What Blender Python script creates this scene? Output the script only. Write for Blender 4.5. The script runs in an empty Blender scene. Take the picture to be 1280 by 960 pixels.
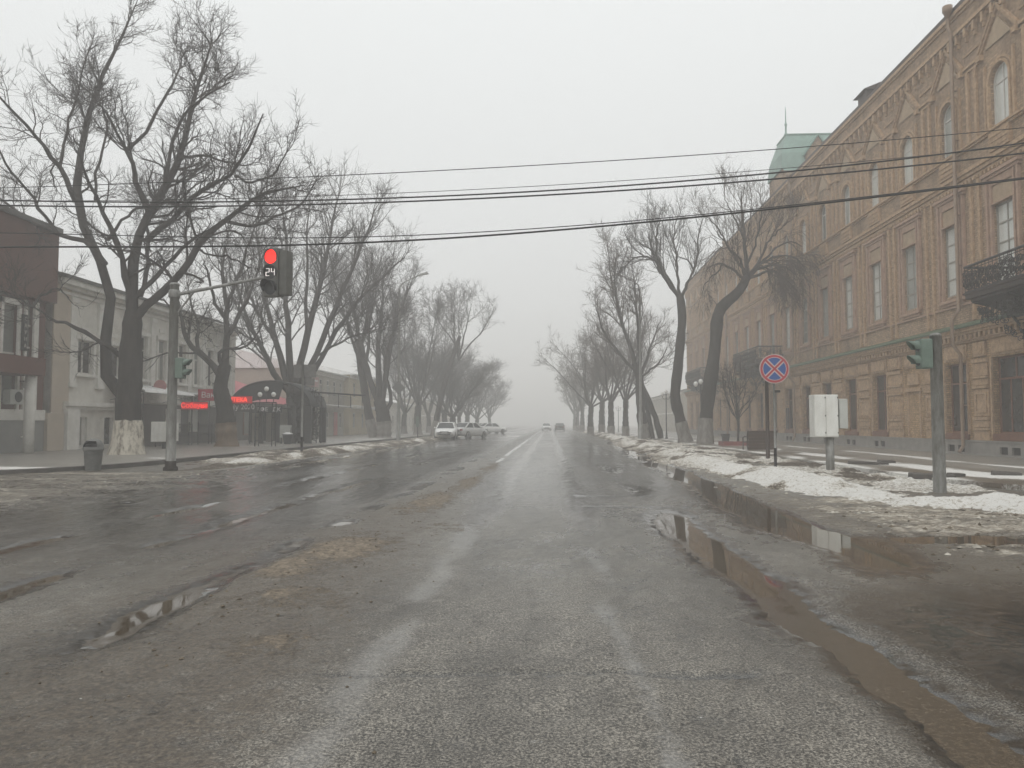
import bpy, math, random
import numpy as np
from mathutils import Vector, Matrix, Euler

SC = bpy.context.scene
COL = SC.collection
R = math.radians
rnd = random.Random(7)

# ------------------------------------------------------------------ camera
CAM_H = 1.3
FPX = 960.0
PITCH = math.atan(50 / 960)
YAW = math.atan(47 / 960)
cam_data = bpy.data.cameras.new('camera')
cam_data.sensor_width = 36
cam_data.lens = 27.0
cam_data.clip_start = 0.05
cam_data.clip_end = 5000
cam = bpy.data.objects.new('camera', cam_data)
COL.objects.link(cam)
cam.location = (0, 0, CAM_H)
cam.rotation_euler = (R(90) + PITCH, 0, YAW)
SC.camera = cam
_CM = Euler((R(90) + PITCH, 0, YAW)).to_matrix()


def ray(px, py):
    return _CM @ Vector(((px - 640) / FPX, -(py - 480) / FPX, -1))


def at(px, py, Y):
    """the point seen in the photograph at that pixel, Y metres up the street"""
    d = ray(px, py)
    k = Y / d.y
    return (d.x * k, Y, CAM_H + d.z * k)


def G(px, py):
    d = ray(px, py)
    k = -CAM_H / d.z
    return (d.x * k, d.y * k, 0.0)


# ------------------------------------------------------------------ noise
def _hash(ix, iy, seed):
    with np.errstate(over='ignore'):
        h = (ix.astype(np.int64) * 374761393 + iy.astype(np.int64) * 668265263 + seed * 974711) & 0xFFFFFFFF
        h = ((h ^ (h >> 13)) * 1274126177) & 0xFFFFFFFF
        h = h ^ (h >> 16)
    return (h & 0xFFFFFF) / float(0xFFFFFF)


def vnoise(x, y, seed=0):
    x, y = np.broadcast_arrays(np.asarray(x, float), np.asarray(y, float))
    ix, iy = np.floor(x), np.floor(y)
    fx, fy = x - ix, y - iy
    fx = fx * fx * (3 - 2 * fx)
    fy = fy * fy * (3 - 2 * fy)
    ix = ix.astype(np.int64)
    iy = iy.astype(np.int64)
    a = _hash(ix, iy, seed)
    b = _hash(ix + 1, iy, seed)
    c = _hash(ix, iy + 1, seed)
    d = _hash(ix + 1, iy + 1, seed)
    return (a * (1 - fx) + b * fx) * (1 - fy) + (c * (1 - fx) + d * fx) * fy


def fbm(x, y, seed=0, octv=4):
    s, amp, tot = 0, 1.0, 0
    for o in range(octv):
        s = s + amp * vnoise(np.asarray(x) * 2 ** o + o * 17.3, np.asarray(y) * 2 ** o + o * 9.1, seed + o)
        tot += amp
        amp *= 0.5
    return s / tot


def sst(a, b, x):
    t = np.clip((np.asarray(x, float) - a) / (b - a), 0, 1)
    return t * t * (3 - 2 * t)


# ------------------------------------------------------------------ objects
def link(name, data, parent=None):
    o = bpy.data.objects.new(name, data)
    COL.objects.link(o)
    if parent is not None:
        o.parent = parent
    return o


def tag(o, label=None, cat=None, group=None, kind=None):
    if label:
        o['label'] = label
    if cat:
        o['category'] = cat
    if group:
        o['group'] = group
    if kind:
        o['kind'] = kind
    return o


def thing(name, label, cat, loc=(0, 0, 0), rz=0.0, group=None):
    o = link(name, None)
    o.location = loc
    o.rotation_euler = (0, 0, rz)
    return tag(o, label, cat, group)


def copy_thing(root, loc, rz=0.0, label=None, group=None, scale=None):
    r = root.copy()
    COL.objects.link(r)
    r.location = loc
    r.rotation_euler = (0, 0, rz)
    if scale:
        r.scale = scale
    if label:
        r['label'] = label
    if group:
        r['group'] = group

    def kids(src, dst):
        for ch in [c for c in list(src.children)]:
            n = ch.copy()
            COL.objects.link(n)
            n.parent = dst
            kids(ch, n)
    kids(root, r)
    return r


class MB:
    """collects faces and links them as ONE mesh"""

    def __init__(self, f=None):
        self.v, self.f, self.tf = [], [], f

    def add(self, vs, fs):
        n = len(self.v)
        if self.tf:
            vs = [self.tf(*p) for p in vs]
        self.v.extend(vs)
        self.f.extend([tuple(i + n for i in q) for q in fs])
        return self

    def box(self, x0, x1, y0, y1, z0, z1):
        return self.add([(x0, y0, z0), (x1, y0, z0), (x1, y1, z0), (x0, y1, z0), (x0, y0, z1), (x1, y0, z1), (x1, y1, z1), (x0, y1, z1)],
                        [(0, 3, 2, 1), (4, 5, 6, 7), (0, 1, 5, 4), (1, 2, 6, 5), (2, 3, 7, 6), (3, 0, 4, 7)])

    def quad(self, a, b, c, d):
        return self.add([a, b, c, d], [(0, 1, 2, 3)])

    def bar(self, a, b, w, h, up=(0, 0, 1)):
        a, b, up = Vector(a), Vector(b), Vector(up)
        d = (b - a).normalized()
        if abs(d.dot(up)) > 0.99:
            up = Vector((1, 0, 0))
        s = d.cross(up).normalized()
        t = s.cross(d)
        vs = []
        for p in (a, b):
            for i, j in ((-1, -1), (1, -1), (1, 1), (-1, 1)):
                vs.append(tuple(p + s * (i * w / 2) + t * (j * h / 2)))
        return self.add(vs, [(0, 3, 2, 1), (4, 5, 6, 7), (0, 1, 5, 4), (1, 2, 6, 5), (2, 3, 7, 6), (3, 0, 4, 7)])

    def tube(self, pts, rad, n=8, caps=True):
        pts = [Vector(p) for p in pts]
        if not hasattr(rad, '__len__'):
            rad = [rad] * len(pts)
        vs, fs = [], []
        ref = Vector((0.13, 0.27, 0.95))
        t0 = (pts[-1] - pts[0]).normalized()
        if abs(t0.dot(ref)) > 0.85:
            ref = Vector((1, 0.1, 0.0))
        for i, p in enumerate(pts):
            t = (pts[min(i + 1, len(pts) - 1)] - pts[max(i - 1, 0)]).normalized()
            a = t.cross(ref)
            if a.length < 1e-4:
                a = t.cross(Vector((0, 1, 0)))
            a.normalize()
            b = t.cross(a)
            for k in range(n):
                w = 2 * math.pi * k / n
                vs.append(tuple(p + (a * math.cos(w) + b * math.sin(w)) * rad[i]))
        for i in range(len(pts) - 1):
            for k in range(n):
                k2 = (k + 1) % n
                fs.append((i * n + k, i * n + k2, (i + 1) * n + k2, (i + 1) * n + k))
        if caps:
            fs.append(tuple(range(n)))
            m = (len(pts) - 1) * n
            fs.append(tuple(m + k for k in reversed(range(n))))
        return self.add(vs, fs)

    def lathe(self, prof, c=(0, 0, 0), n=16):
        vs, fs = [], []
        for r, z in prof:
            for k in range(n):
                w = 2 * math.pi * k / n
                vs.append((c[0] + r * math.cos(w), c[1] + r * math.sin(w), c[2] + z))
        for i in range(len(prof) - 1):
            for k in range(n):
                k2 = (k + 1) % n
                fs.append((i * n + k, i * n + k2, (i + 1) * n + k2, (i + 1) * n + k))
        fs.append(tuple(reversed(range(n))))
        m = (len(prof) - 1) * n
        fs.append(tuple(m + k for k in range(n)))
        return self.add(vs, fs)

    def prism(self, poly, axis, a, b):
        """polygon in the two other axes, extruded along the axis"""
        n = len(poly)

        def P(p, t):
            if axis == 'x':
                return (t, p[0], p[1])
            if axis == 'y':
                return (p[0], t, p[1])
            return (p[0], p[1], t)
        vs = [P(p, a) for p in poly] + [P(p, b) for p in poly]
        fs = [tuple(range(n)), tuple(reversed(range(n, 2 * n)))]
        for i in range(n):
            j = (i + 1) % n
            fs.append((i, j, n + j, n + i))
        return self.add(vs, fs)

    def build(self, name, m, parent=None, smooth=False, bevel=0.0):
        me = bpy.data.meshes.new(name)
        me.from_pydata(self.v, [], self.f)
        me.materials.append(m)
        if smooth:
            me.polygons.foreach_set('use_smooth', [True] * len(me.polygons))
        me.update()
        o = link(name, me, parent)
        if bevel:
            b = o.modifiers.new('bevel', 'BEVEL')
            b.width = bevel
            b.segments = 2
            b.limit_method = 'ANGLE'
        return o


def np_mesh(name, V, Q, m, parent=None, smooth=True, attrs=None):
    """V (n,3) and quads Q (m,4) as one mesh"""
    me = bpy.data.meshes.new(name)
    V = np.ascontiguousarray(V, np.float32)
    Q = np.ascontiguousarray(Q, np.int32)
    me.vertices.add(len(V))
    me.vertices.foreach_set('co', V.ravel())
    me.loops.add(Q.size)
    me.loops.foreach_set('vertex_index', Q.ravel())
    me.polygons.add(len(Q))
    me.polygons.foreach_set('loop_start', np.arange(0, Q.size, Q.shape[1], dtype=np.int32))
    me.polygons.foreach_set('use_smooth', np.full(len(Q), smooth))
    me.update(calc_edges=True)
    for k, a in (attrs or {}).items():
        at_ = me.attributes.new(k, 'FLOAT', 'POINT')
        at_.data.foreach_set('value', np.ascontiguousarray(a, np.float32).ravel())
    me.materials.append(m)
    return link(name, me, parent)


def grid_mesh(name, xs, ys, func, m, keep=None, parent=None):
    X, Y = np.meshgrid(xs, ys)
    Z, attrs = func(X, Y)
    nx, ny = len(xs), len(ys)
    idx = np.arange(nx * ny).reshape(ny, nx)
    q = np.stack([idx[:-1, :-1], idx[:-1, 1:], idx[1:, 1:], idx[1:, :-1]], -1).reshape(-1, 4)
    V = np.stack([X, Y, Z], -1).reshape(-1, 3)
    A = {k: np.broadcast_to(v, X.shape).reshape(-1) for k, v in attrs.items()}
    if keep is not None:
        kp = keep(X, Y, Z).reshape(-1)
        q = q[kp[q].any(1)]
        used = np.unique(q)
        re = np.zeros(len(V), np.int64)
        re[used] = np.arange(len(used))
        V, q = V[used], re[q]
        A = {k: v[used] for k, v in A.items()}
    return np_mesh(name, V, q, m, parent, True, A)


# ------------------------------------------------------------------ materials
def new_mat(name):
    m = bpy.data.materials.new(name)
    m.use_nodes = True
    nt = m.node_tree
    b = nt.nodes['Principled BSDF']
    return m, nt, b


def N(nt, typ, **kw):
    n = nt.nodes.new(typ)
    for k, v in kw.items():
        if k.startswith('i_'):
            n.inputs[k[2:].replace('_', ' ')].default_value = v
        else:
            setattr(n, k, v)
    return n


def ramp(nt, fac, stops):
    r = nt.nodes.new('ShaderNodeValToRGB')
    e = r.color_ramp.elements
    while len(e) < len(stops):
        e.new(0.5)
    for el, (p, c) in zip(e, stops):
        el.position = p
        el.color = (*c, 1) if len(c) == 3 else c
    nt.links.new(fac, r.inputs['Fac'])
    return r.outputs['Color']


def mixc(nt, fac, a, b, blend='MIX'):
    n = nt.nodes.new('ShaderNodeMix')
    n.data_type = 'RGBA'
    n.blend_type = blend
    for sock, v in ((n.inputs[0], fac), (n.inputs[6], a), (n.inputs[7], b)):
        if hasattr(v, 'is_output'):
            nt.links.new(v, sock)
        elif isinstance(v, (int, float)):
            sock.default_value = v
        else:
            sock.default_value = (*v, 1)
    return n.outputs[2]


def math_(nt, op, a, b=None, clamp=False):
    n = nt.nodes.new('ShaderNodeMath')
    n.operation = op
    n.use_clamp = clamp
    for sock, v in zip(n.inputs, (a, b)):
        if v is None:
            continue
        if hasattr(v, 'is_output'):
            nt.links.new(v, sock)
        else:
            sock.default_value = v
    return n.outputs[0]


def noise(nt, scale, detail=4, rough=0.6, vec=None, stretch=None):
    n = nt.nodes.new('ShaderNodeTexNoise')
    n.inputs['Scale'].default_value = scale
    n.inputs['Detail'].default_value = detail
    n.inputs['Roughness'].default_value = rough
    if vec is None:
        vec = nt.nodes.new('ShaderNodeTexCoord').outputs['Object']
    if stretch:
        mp = nt.nodes.new('ShaderNodeMapping')
        mp.inputs['Scale'].default_value = stretch
        nt.links.new(vec, mp.inputs['Vector'])
        vec = mp.outputs['Vector']
    nt.links.new(vec, n.inputs['Vector'])
    return n.outputs['Fac']


def bump(nt, b, height, strength=0.3, dist=0.01):
    n = nt.nodes.new('ShaderNodeBump')
    n.inputs['Strength'].default_value = strength
    n.inputs['Distance'].default_value = dist
    nt.links.new(height, n.inputs['Height'])
    nt.links.new(n.outputs['Normal'], b.inputs['Normal'])


def simple(name, c1, c2=None, scale=3.0, rough=0.7, bs=0.0, bscale=40.0, metal=0.0, spec=0.4, stretch=None, lo=0.35, hi=0.65, bdist=0.01):
    m, nt, b = new_mat(name)
    b.inputs['Roughness'].default_value = rough
    b.inputs['Metallic'].default_value = metal
    b.inputs['Specular IOR Level'].default_value = spec
    if c2 is None:
        c2 = tuple(x * 0.7 for x in c1)
    f = noise(nt, scale, 6, 0.65, stretch=stretch)
    nt.links.new(ramp(nt, f, [(lo, c1), (hi, c2)]), b.inputs['Base Color'])
    if bs:
        bump(nt, b, noise(nt, bscale, 4, 0.7), bs, bdist)
    return m


def emit(name, c, s):
    m, nt, b = new_mat(name)
    b.inputs['Base Color'].default_value = (*c, 1)
    b.inputs['Emission Color'].default_value = (*c, 1)
    b.inputs['Emission Strength'].default_value = s
    b.inputs['Roughness'].default_value = 0.3
    return m


def brick_mat(name, c1, c2, mortar, stain, plaster=0.0):
    m, nt, b = new_mat(name)
    b.inputs['Roughness'].default_value = 0.85
    b.inputs['Specular IOR Level'].default_value = 0.2
    tc = nt.nodes.new('ShaderNodeTexCoord')
    sp = nt.nodes.new('ShaderNodeSeparateXYZ')
    nt.links.new(tc.outputs['Object'], sp.inputs[0])
    cb = nt.nodes.new('ShaderNodeCombineXYZ')
    nt.links.new(math_(nt, 'ADD', sp.outputs['Y'], sp.outputs['X']), cb.inputs['X'])
    nt.links.new(sp.outputs['Z'], cb.inputs['Y'])
    br = N(nt, 'ShaderNodeTexBrick', offset=0.5)
    nt.links.new(cb.outputs[0], br.inputs['Vector'])
    br.inputs['Color1'].default_value = (*c1, 1)
    br.inputs['Color2'].default_value = (*c2, 1)
    br.inputs['Mortar'].default_value = (*mortar, 1)
    br.inputs['Scale'].default_value = 1.0
    br.inputs['Brick Width'].default_value = 0.27
    br.inputs['Row Height'].default_value = 0.085
    br.inputs['Mortar Size'].default_value = 0.013
    br.inputs['Bias'].default_value = -0.1
    big = noise(nt, 0.55, 6, 0.65)
    col = mixc(nt, ramp(nt, big, [(0.38, (0, 0, 0)), (0.68, (0.8, 0.8, 0.8))]), br.outputs['Color'], stain)
    soot = noise(nt, 0.9, 7, 0.75, stretch=(1, 1, 0.35))
    col = mixc(nt, 0.75, col, ramp(nt, soot, [(0.36, (0.5, 0.47, 0.45)), (0.52, (1.0, 1.0, 1.0)), (0.7, (1.15, 1.14, 1.1))]), 'MULTIPLY')
    sm = noise(nt, 9.0, 6, 0.8)
    col = mixc(nt, 0.8, col, ramp(nt, sm, [(0.34, (0.5, 0.48, 0.46)), (0.66, (1.35, 1.32, 1.28))]), 'MULTIPLY')
    nt.links.new(col, b.inputs['Base Color'])
    h = math_(nt, 'ADD', math_(nt, 'MULTIPLY', br.outputs['Fac'], -1.0), math_(nt, 'MULTIPLY', sm, 1.2))
    bump(nt, b, h, 1.0, 0.035)
    return m


M = {}
M['brick'] = brick_mat('yellow_brick', (0.53, 0.385, 0.245), (0.31, 0.21, 0.135), (0.26, 0.195, 0.14), (0.41, 0.29, 0.205))
M['brick_rich'] = brick_mat('yellow_brick_ground_storey', (0.58, 0.40, 0.215), (0.35, 0.22, 0.115), (0.28, 0.2, 0.12), (0.45, 0.30, 0.17))
M['brick_trim'] = simple('brick_trim', (0.50, 0.35, 0.21), (0.30, 0.19, 0.115), 7, 0.85, 0.6, 30)
M['trim_pink'] = simple('reddish_trim', (0.43, 0.29, 0.205), (0.31, 0.2, 0.145), 4, 0.85, 0.3, 30)
M['panel_grey'] = simple('plaster_panel', (0.42, 0.32, 0.215), (0.32, 0.23, 0.15), 3, 0.9, 0.2, 30)
M['green_metal'] = simple('green_painted_metal', (0.055, 0.10, 0.05), (0.09, 0.12, 0.07), 3, 0.55)
M['copper'] = simple('green_copper_roof', (0.24, 0.36, 0.315), (0.18, 0.27, 0.235), 1.5, 0.6)
M['stone_plinth'] = simple('grey_plinth_stone', (0.30, 0.28, 0.255), (0.22, 0.205, 0.185), 2.5, 0.8, 0.3, 40)
M['void'] = simple('dark_opening', (0.012, 0.011, 0.01), (0.02, 0.018, 0.016), 4, 0.9)
M['brown_frame'] = simple('brown_window_frame', (0.20, 0.085, 0.045), (0.14, 0.06, 0.035), 5, 0.55)
M['grey_frame'] = simple('grey_window_frame', (0.34, 0.32, 0.28), (0.25, 0.23, 0.2), 5, 0.55)
M['white_frame'] = simple('white_window_frame', (0.62, 0.6, 0.56), (0.5, 0.48, 0.44), 3, 0.5)
M['iron'] = simple('black_iron', (0.018, 0.016, 0.015), (0.03, 0.026, 0.023), 8, 0.5)
M['rust_iron'] = simple('brown_iron', (0.05, 0.03, 0.022), (0.03, 0.02, 0.016), 8, 0.6)
M['downpipe'] = simple('beige_downpipe', (0.27, 0.19, 0.13), (0.2, 0.135, 0.09), 2, 0.5)
M['galv'] = simple('grey_galvanised_pole', (0.30, 0.30, 0.285), (0.15, 0.145, 0.13), 9, 0.5, 0.3, 30, metal=0.2, stretch=(1, 1, 0.25))
M['signal_green'] = simple('green_signal_housing', (0.14, 0.19, 0.155), (0.10, 0.14, 0.115), 5, 0.5)
M['signal_grey'] = simple('grey_signal_housing', (0.10, 0.10, 0.088), (0.07, 0.07, 0.06), 5, 0.5)
M['black'] = simple('black_plastic', (0.012, 0.012, 0.012), (0.02, 0.02, 0.02), 8, 0.45)
M['rubber'] = simple('black_rubber', (0.015, 0.015, 0.015), (0.03, 0.028, 0.026), 8, 0.8)
M['cab_white'] = simple('white_cabinet_paint', (0.74, 0.74, 0.70), (0.55, 0.54, 0.49), 4, 0.45, stretch=(1, 1, .3), lo=.4, hi=.75)
M['cab_grey'] = simple('pale_grey_cabinet_paint', (0.5, 0.51, 0.48), (0.42, 0.43, 0.4), 2.5, 0.5)
M['bark'] = simple('dark_bark', (0.024, 0.020, 0.017), (0.05, 0.042, 0.036), 5, 0.95, 0.9, 22, stretch=(1, 1, 0.25), spec=0.15, bdist=0.03)
M['twig'] = simple('dark_twigs', (0.035, 0.029, 0.025), (0.05, 0.041, 0.035), 2, 0.95, spec=0.1)
M['twig_brown'] = simple('brown_twigs', (0.085, 0.06, 0.045), (0.065, 0.048, 0.036), 2, 0.95, spec=0.1)
M['whitewash'] = simple('flaking_whitewash', (0.55, 0.51, 0.43), (0.13, 0.105, 0.08), 6, 0.9, 0.8, 25, stretch=(1, 1, 0.4), lo=0.47, hi=0.66, bdist=0.03)
M['whitewash_grey'] = simple('worn_grey_whitewash', (0.27, 0.255, 0.235), (0.13, 0.115, 0.1), 5, 0.9, 0.6, 25, stretch=(1, 1, 0.4))
M['whitewash_brown'] = simple('muddy_whitewash', (0.2, 0.135, 0.085), (0.11, 0.08, 0.055), 4, 0.9, 0.6, 25, stretch=(1, 1, 0.4))


def pane_mat(name, c1, c2, rough=0.06):
    return simple(name, c1, c2, 0.9, rough, spec=0.5, lo=0.4, hi=0.6)


M['pane_pale'] = pane_mat('pane_with_pale_blind', (0.62, 0.63, 0.59), (0.5, 0.51, 0.47))
M['pane_mid'] = pane_mat('pane_with_grey_curtain', (0.2, 0.21, 0.19), (0.14, 0.145, 0.13))
M['pane_grey'] = pane_mat('pane_half_curtained', (0.38, 0.39, 0.36), (0.26, 0.27, 0.25))
M['pane_dark'] = pane_mat('dark_pane', (0.03, 0.026, 0.022), (0.05, 0.042, 0.035))
# ------------------------------------------------------------------ sky and light
w = bpy.data.worlds.new('World')
SC.world = w
w.use_nodes = True
nt = w.node_tree
bg = nt.nodes['Background']
sky = nt.nodes.new('ShaderNodeTexSky')
sky.sky_type = 'NISHITA'
sky.sun_disc = False
SUN_EL, SUN_ROT = R(48), R(200)
sky.sun_elevation = SUN_EL
sky.sun_rotation = SUN_ROT
sky.air_density = 1.0
sky.dust_density = 3.0
hs = nt.nodes.new('ShaderNodeHueSaturation')
hs.inputs['Saturation'].default_value = 0.10
nt.links.new(sky.outputs[0], hs.inputs['Color'])
tc = nt.nodes.new('ShaderNodeTexCoord')
sx = nt.nodes.new('ShaderNodeSeparateXYZ')
nt.links.new(tc.outputs['Generated'], sx.inputs[0])
z = math_(nt, 'MAXIMUM', sx.outputs['Z'], 0.0)
# an even overcast layer: a third as bright at the horizon as overhead
oc = math_(nt, 'ADD', math_(nt, 'MULTIPLY', z, 0.42), 0.66)
cl = nt.nodes.new('ShaderNodeVectorMath')
cl.operation = 'SCALE'
cl.inputs[0].default_value = (9.2, 9.45, 9.45)
nt.links.new(oc, cl.inputs['Scale'])
nt.links.new(mixc(nt, 0.85, hs.outputs['Color'], cl.outputs[0]), bg.inputs['Color'])
bg.inputs['Strength'].default_value = 0.1

sl = bpy.data.lights.new('sun', 'SUN')
sl.energy = 0.6
sl.angle = R(50)
sl.color = (1.0, 0.97, 0.93)
so = link('sun', sl)
# light travels from the sun's place in the sky down to the street
sd = Vector((math.sin(SUN_ROT) * math.cos(SUN_EL), math.cos(SUN_ROT) * math.cos(SUN_EL), math.sin(SUN_EL)))
so.rotation_euler = sd.to_track_quat('Z', 'Y').to_euler()

hz = MB().box(-400, 400, -60, 1500, -2.2, 34)
hm = bpy.data.materials.new('haze')
hm.use_nodes = True
hm.node_tree.nodes.clear()
pv = hm.node_tree.nodes.new('ShaderNodeVolumePrincipled')
pv.inputs['Color'].default_value = (0.985, 0.978, 0.965, 1)
pv.inputs['Density'].default_value = 0.0058
pv.inputs['Anisotropy'].default_value = 0.0
mo = hm.node_tree.nodes.new('ShaderNodeOutputMaterial')
hm.node_tree.links.new(pv.outputs[0], mo.inputs['Volume'])
ho = hz.build('haze', hm)
tag(ho, kind='stuff')

SC.view_settings.view_transform = 'Standard'
SC.view_settings.look = 'None'
SC.view_settings.gamma = 1
SC.view_settings.exposure = 0.42
cy = SC.cycles
cy.use_denoising = True
cy.max_bounces = 7
cy.diffuse_bounces = 3
cy.glossy_bounces = 3
cy.volume_bounces = 3
cy.caustics_reflective = False
cy.caustics_refractive = False
cy.sample_clamp_indirect = 6

# ------------------------------------------------------------------ ground materials
def attr(nt, name):
    a = nt.nodes.new('ShaderNodeAttribute')
    a.attribute_name = name
    return a.outputs['Fac']


def road_mat():
    m, nt, b = new_mat('wet_asphalt')
    fine = noise(nt, 78, 5, 0.85)
    grain = noise(nt, 38, 4, 0.75)
    big = noise(nt, 0.9, 5, 0.65, stretch=(1, 0.3, 1))
    asp = ramp(nt, fine, [(0.41, (0.02, 0.0185, 0.016)), (0.50, (0.115, 0.107, 0.094)), (0.59, (0.38, 0.357, 0.315))])
    asp = mixc(nt, 0.8, asp, ramp(nt, big, [(0.34, (0.5, 0.48, 0.455)), (0.66, (1.3, 1.28, 1.24))]), 'MULTIPLY')
    asp = mixc(nt, 0.6, asp, ramp(nt, noise(nt, 3.5, 6, 0.8, stretch=(1, 0.5, 1)), [(0.36, (0.6, 0.59, 0.57)), (0.62, (1.2, 1.19, 1.17))]), 'MULTIPLY')
    mud = ramp(nt, grain, [(0.38, (0.034, 0.026, 0.018)), (0.5, (0.082, 0.064, 0.045)), (0.62, (0.16, 0.128, 0.09))])
    sand = ramp(nt, noise(nt, 16, 6, 0.8), [(0.36, (0.07, 0.055, 0.039)), (0.5, (0.17, 0.135, 0.096)), (0.66, (0.31, 0.255, 0.19))])
    slush = ramp(nt, noise(nt, 11, 7, 0.8, stretch=(0.6, 1, 1)), [(0.38, (0.09, 0.073, 0.053)), (0.5, (0.27, 0.235, 0.185)), (0.62, (0.52, 0.48, 0.41))])
    film = ramp(nt, grain, [(0.35, (0.2, 0.195, 0.185)), (0.65, (0.42, 0.41, 0.39))])  # wheel track grey, partly sky sheen of the wet film painted as colour
    aF, aM, aS, aL, aW, aP = [attr(nt, k) for k in ('film', 'mud', 'sand', 'slush', 'wet', 'paint')]
    brk = math_(nt, 'ADD', math_(nt, 'MULTIPLY', noise(nt, 30, 5, 0.8), 0.5), math_(nt, 'MULTIPLY', noise(nt, 5, 5, 0.75), 0.5))

    def soft(a, sharp=3.2):
        # break the edge of a patch up with fine noise
        return math_(nt, 'MULTIPLY', math_(nt, 'ADD', math_(nt, 'SUBTRACT', a, 0.5), math_(nt, 'MULTIPLY', math_(nt, 'SUBTRACT', brk, 0.46), 3.0)), sharp, True)
    col = mixc(nt, math_(nt, 'MULTIPLY', soft(aF, 1.7), 0.5), asp, film)
    sM = soft(aM, 1.6)
    col = mixc(nt, math_(nt, 'MULTIPLY', sM, 0.85), col, mud)
    sS = soft(aS, 3)
    col = mixc(nt, sS, col, sand)
    sL = soft(aL, 3)
    col = mixc(nt, sL, col, slush)
    col = mixc(nt, soft(aP, 5), col, (0.62, 0.62, 0.6))
    wetk = math_(nt, 'SUBTRACT', 1.0, math_(nt, 'MULTIPLY', aW, 0.68))
    col = mixc(nt, 1.0, col, wetk, 'MULTIPLY')
    # white grit
    vo = nt.nodes.new('ShaderNodeTexVoronoi')
    vo.inputs['Scale'].default_value = 9
    tcn = nt.nodes.new('ShaderNodeTexCoord')
    nt.links.new(tcn.outputs['Object'], vo.inputs['Vector'])
    grit = math_(nt, 'LESS_THAN', vo.outputs['Distance'], 0.055)
    pick = math_(nt, 'GREATER_THAN', noise(nt, 4.1, 2), 0.6)
    col = mixc(nt, math_(nt, 'MULTIPLY', math_(nt, 'MULTIPLY', grit, pick), 0.8), col, (0.5, 0.49, 0.46))
    nt.links.new(col, b.inputs['Base Color'])
    loose = math_(nt, 'MAXIMUM', math_(nt, 'MAXIMUM', sS, sL), 0.0)
    ro = math_(nt, 'ADD', math_(nt, 'MULTIPLY', aW, -0.37), math_(nt, 'ADD', 0.39, math_(nt, 'MULTIPLY', loose, 0.35)))
    ro = math_(nt, 'ADD', ro, math_(nt, 'MULTIPLY', math_(nt, 'SUBTRACT', brk, 0.5), 0.25), True)
    ro = math_(nt, 'MAXIMUM', ro, 0.06)
    nt.links.new(ro, b.inputs['Roughness'])
    b.inputs['Specular IOR Level'].default_value = 0.5
    h = math_(nt, 'ADD', math_(nt, 'MULTIPLY', fine, 0.5), math_(nt, 'MULTIPLY', brk, math_(nt, 'ADD', 0.15, math_(nt, 'MULTIPLY', loose, 3.0))))
    bn = nt.nodes.new('ShaderNodeBump')
    bn.inputs['Distance'].default_value = 0.012
    nt.links.new(h, bn.inputs['Height'])
    nt.links.new(math_(nt, 'SUBTRACT', 0.62, math_(nt, 'MULTIPLY', aW, 0.57), True), bn.inputs['Strength'])
    nt.links.new(bn.outputs[0], b.inputs['Normal'])
    return m


def snow_mat():
    m, nt, b = new_mat('dirty_snow')
    d = attr(nt, 'dirt')
    n1 = noise(nt, 7, 7, 0.8)
    n2 = noise(nt, 30, 5, 0.8)
    f = math_(nt, 'ADD', math_(nt, 'MULTIPLY', d, 0.7), math_(nt, 'ADD', math_(nt, 'MULTIPLY', n1, 0.55), math_(nt, 'MULTIPLY', n2, 0.35)))
    speck = math_(nt, 'MULTIPLY', math_(nt, 'SUBTRACT', noise(nt, 14, 7, 0.9), 0.5), 2.6)
    f = math_(nt, 'SUBTRACT', math_(nt, 'ADD', f, speck), 0.02)
    col = ramp(nt, f, [(0.50, (0.82, 0.805, 0.765)), (0.68, (0.60, 0.56, 0.485)), (0.84, (0.28, 0.235, 0.18)), (1.0, (0.09, 0.072, 0.053))])
    nt.links.new(col, b.inputs['Base Color'])
    b.inputs['Roughness'].default_value = 0.75
    b.inputs['Specular IOR Level'].default_value = 0.3
    bump(nt, b, math_(nt, 'ADD', math_(nt, 'ADD', n1, n2), speck), 0.7, 0.03)
    return m


def pave_mat():
    m, nt, b = new_mat('wet_concrete_paving')
    s = attr(nt, 'snow')
    mu = attr(nt, 'mud')
    n1 = noise(nt, 1.2, 6, 0.7)
    n2 = noise(nt, 30, 4, 0.75)
    base = ramp(nt, n1, [(0.3, (0.19, 0.178, 0.158)), (0.7, (0.30, 0.28, 0.25))])
    base = mixc(nt, 0.6, base, ramp(nt, n2, [(0.3, (0.65, 0.65, 0.64)), (0.7, (1.25, 1.25, 1.22))]), 'MULTIPLY')
    mudc = ramp(nt, n2, [(0.3, (0.07, 0.055, 0.042)), (0.7, (0.17, 0.14, 0.105))])
    br = noise(nt, 9, 6, 0.8)
    k = math_(nt, 'MULTIPLY', math_(nt, 'ADD', math_(nt, 'SUBTRACT', mu, 0.5), math_(nt, 'SUBTRACT', br, 0.45)), 3.0, True)
    col = mixc(nt, k, base, mudc)
    k2 = math_(nt, 'MULTIPLY', math_(nt, 'ADD', math_(nt, 'SUBTRACT', s, 0.5), math_(nt, 'SUBTRACT', br, 0.45)), 4.0, True)
    col = mixc(nt, k2, col, ramp(nt, n2, [(0.3, (0.5, 0.48, 0.44)), (0.6, (0.74, 0.73, 0.7))]))
    nt.links.new(col, b.inputs['Base Color'])
    nt.links.new(math_(nt, 'ADD', 0.35, math_(nt, 'MULTIPLY', k2, 0.4)), b.inputs['Roughness'])
    bump(nt, b, math_(nt, 'ADD', n2, br), 0.4, 0.015)
    return m


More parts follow.
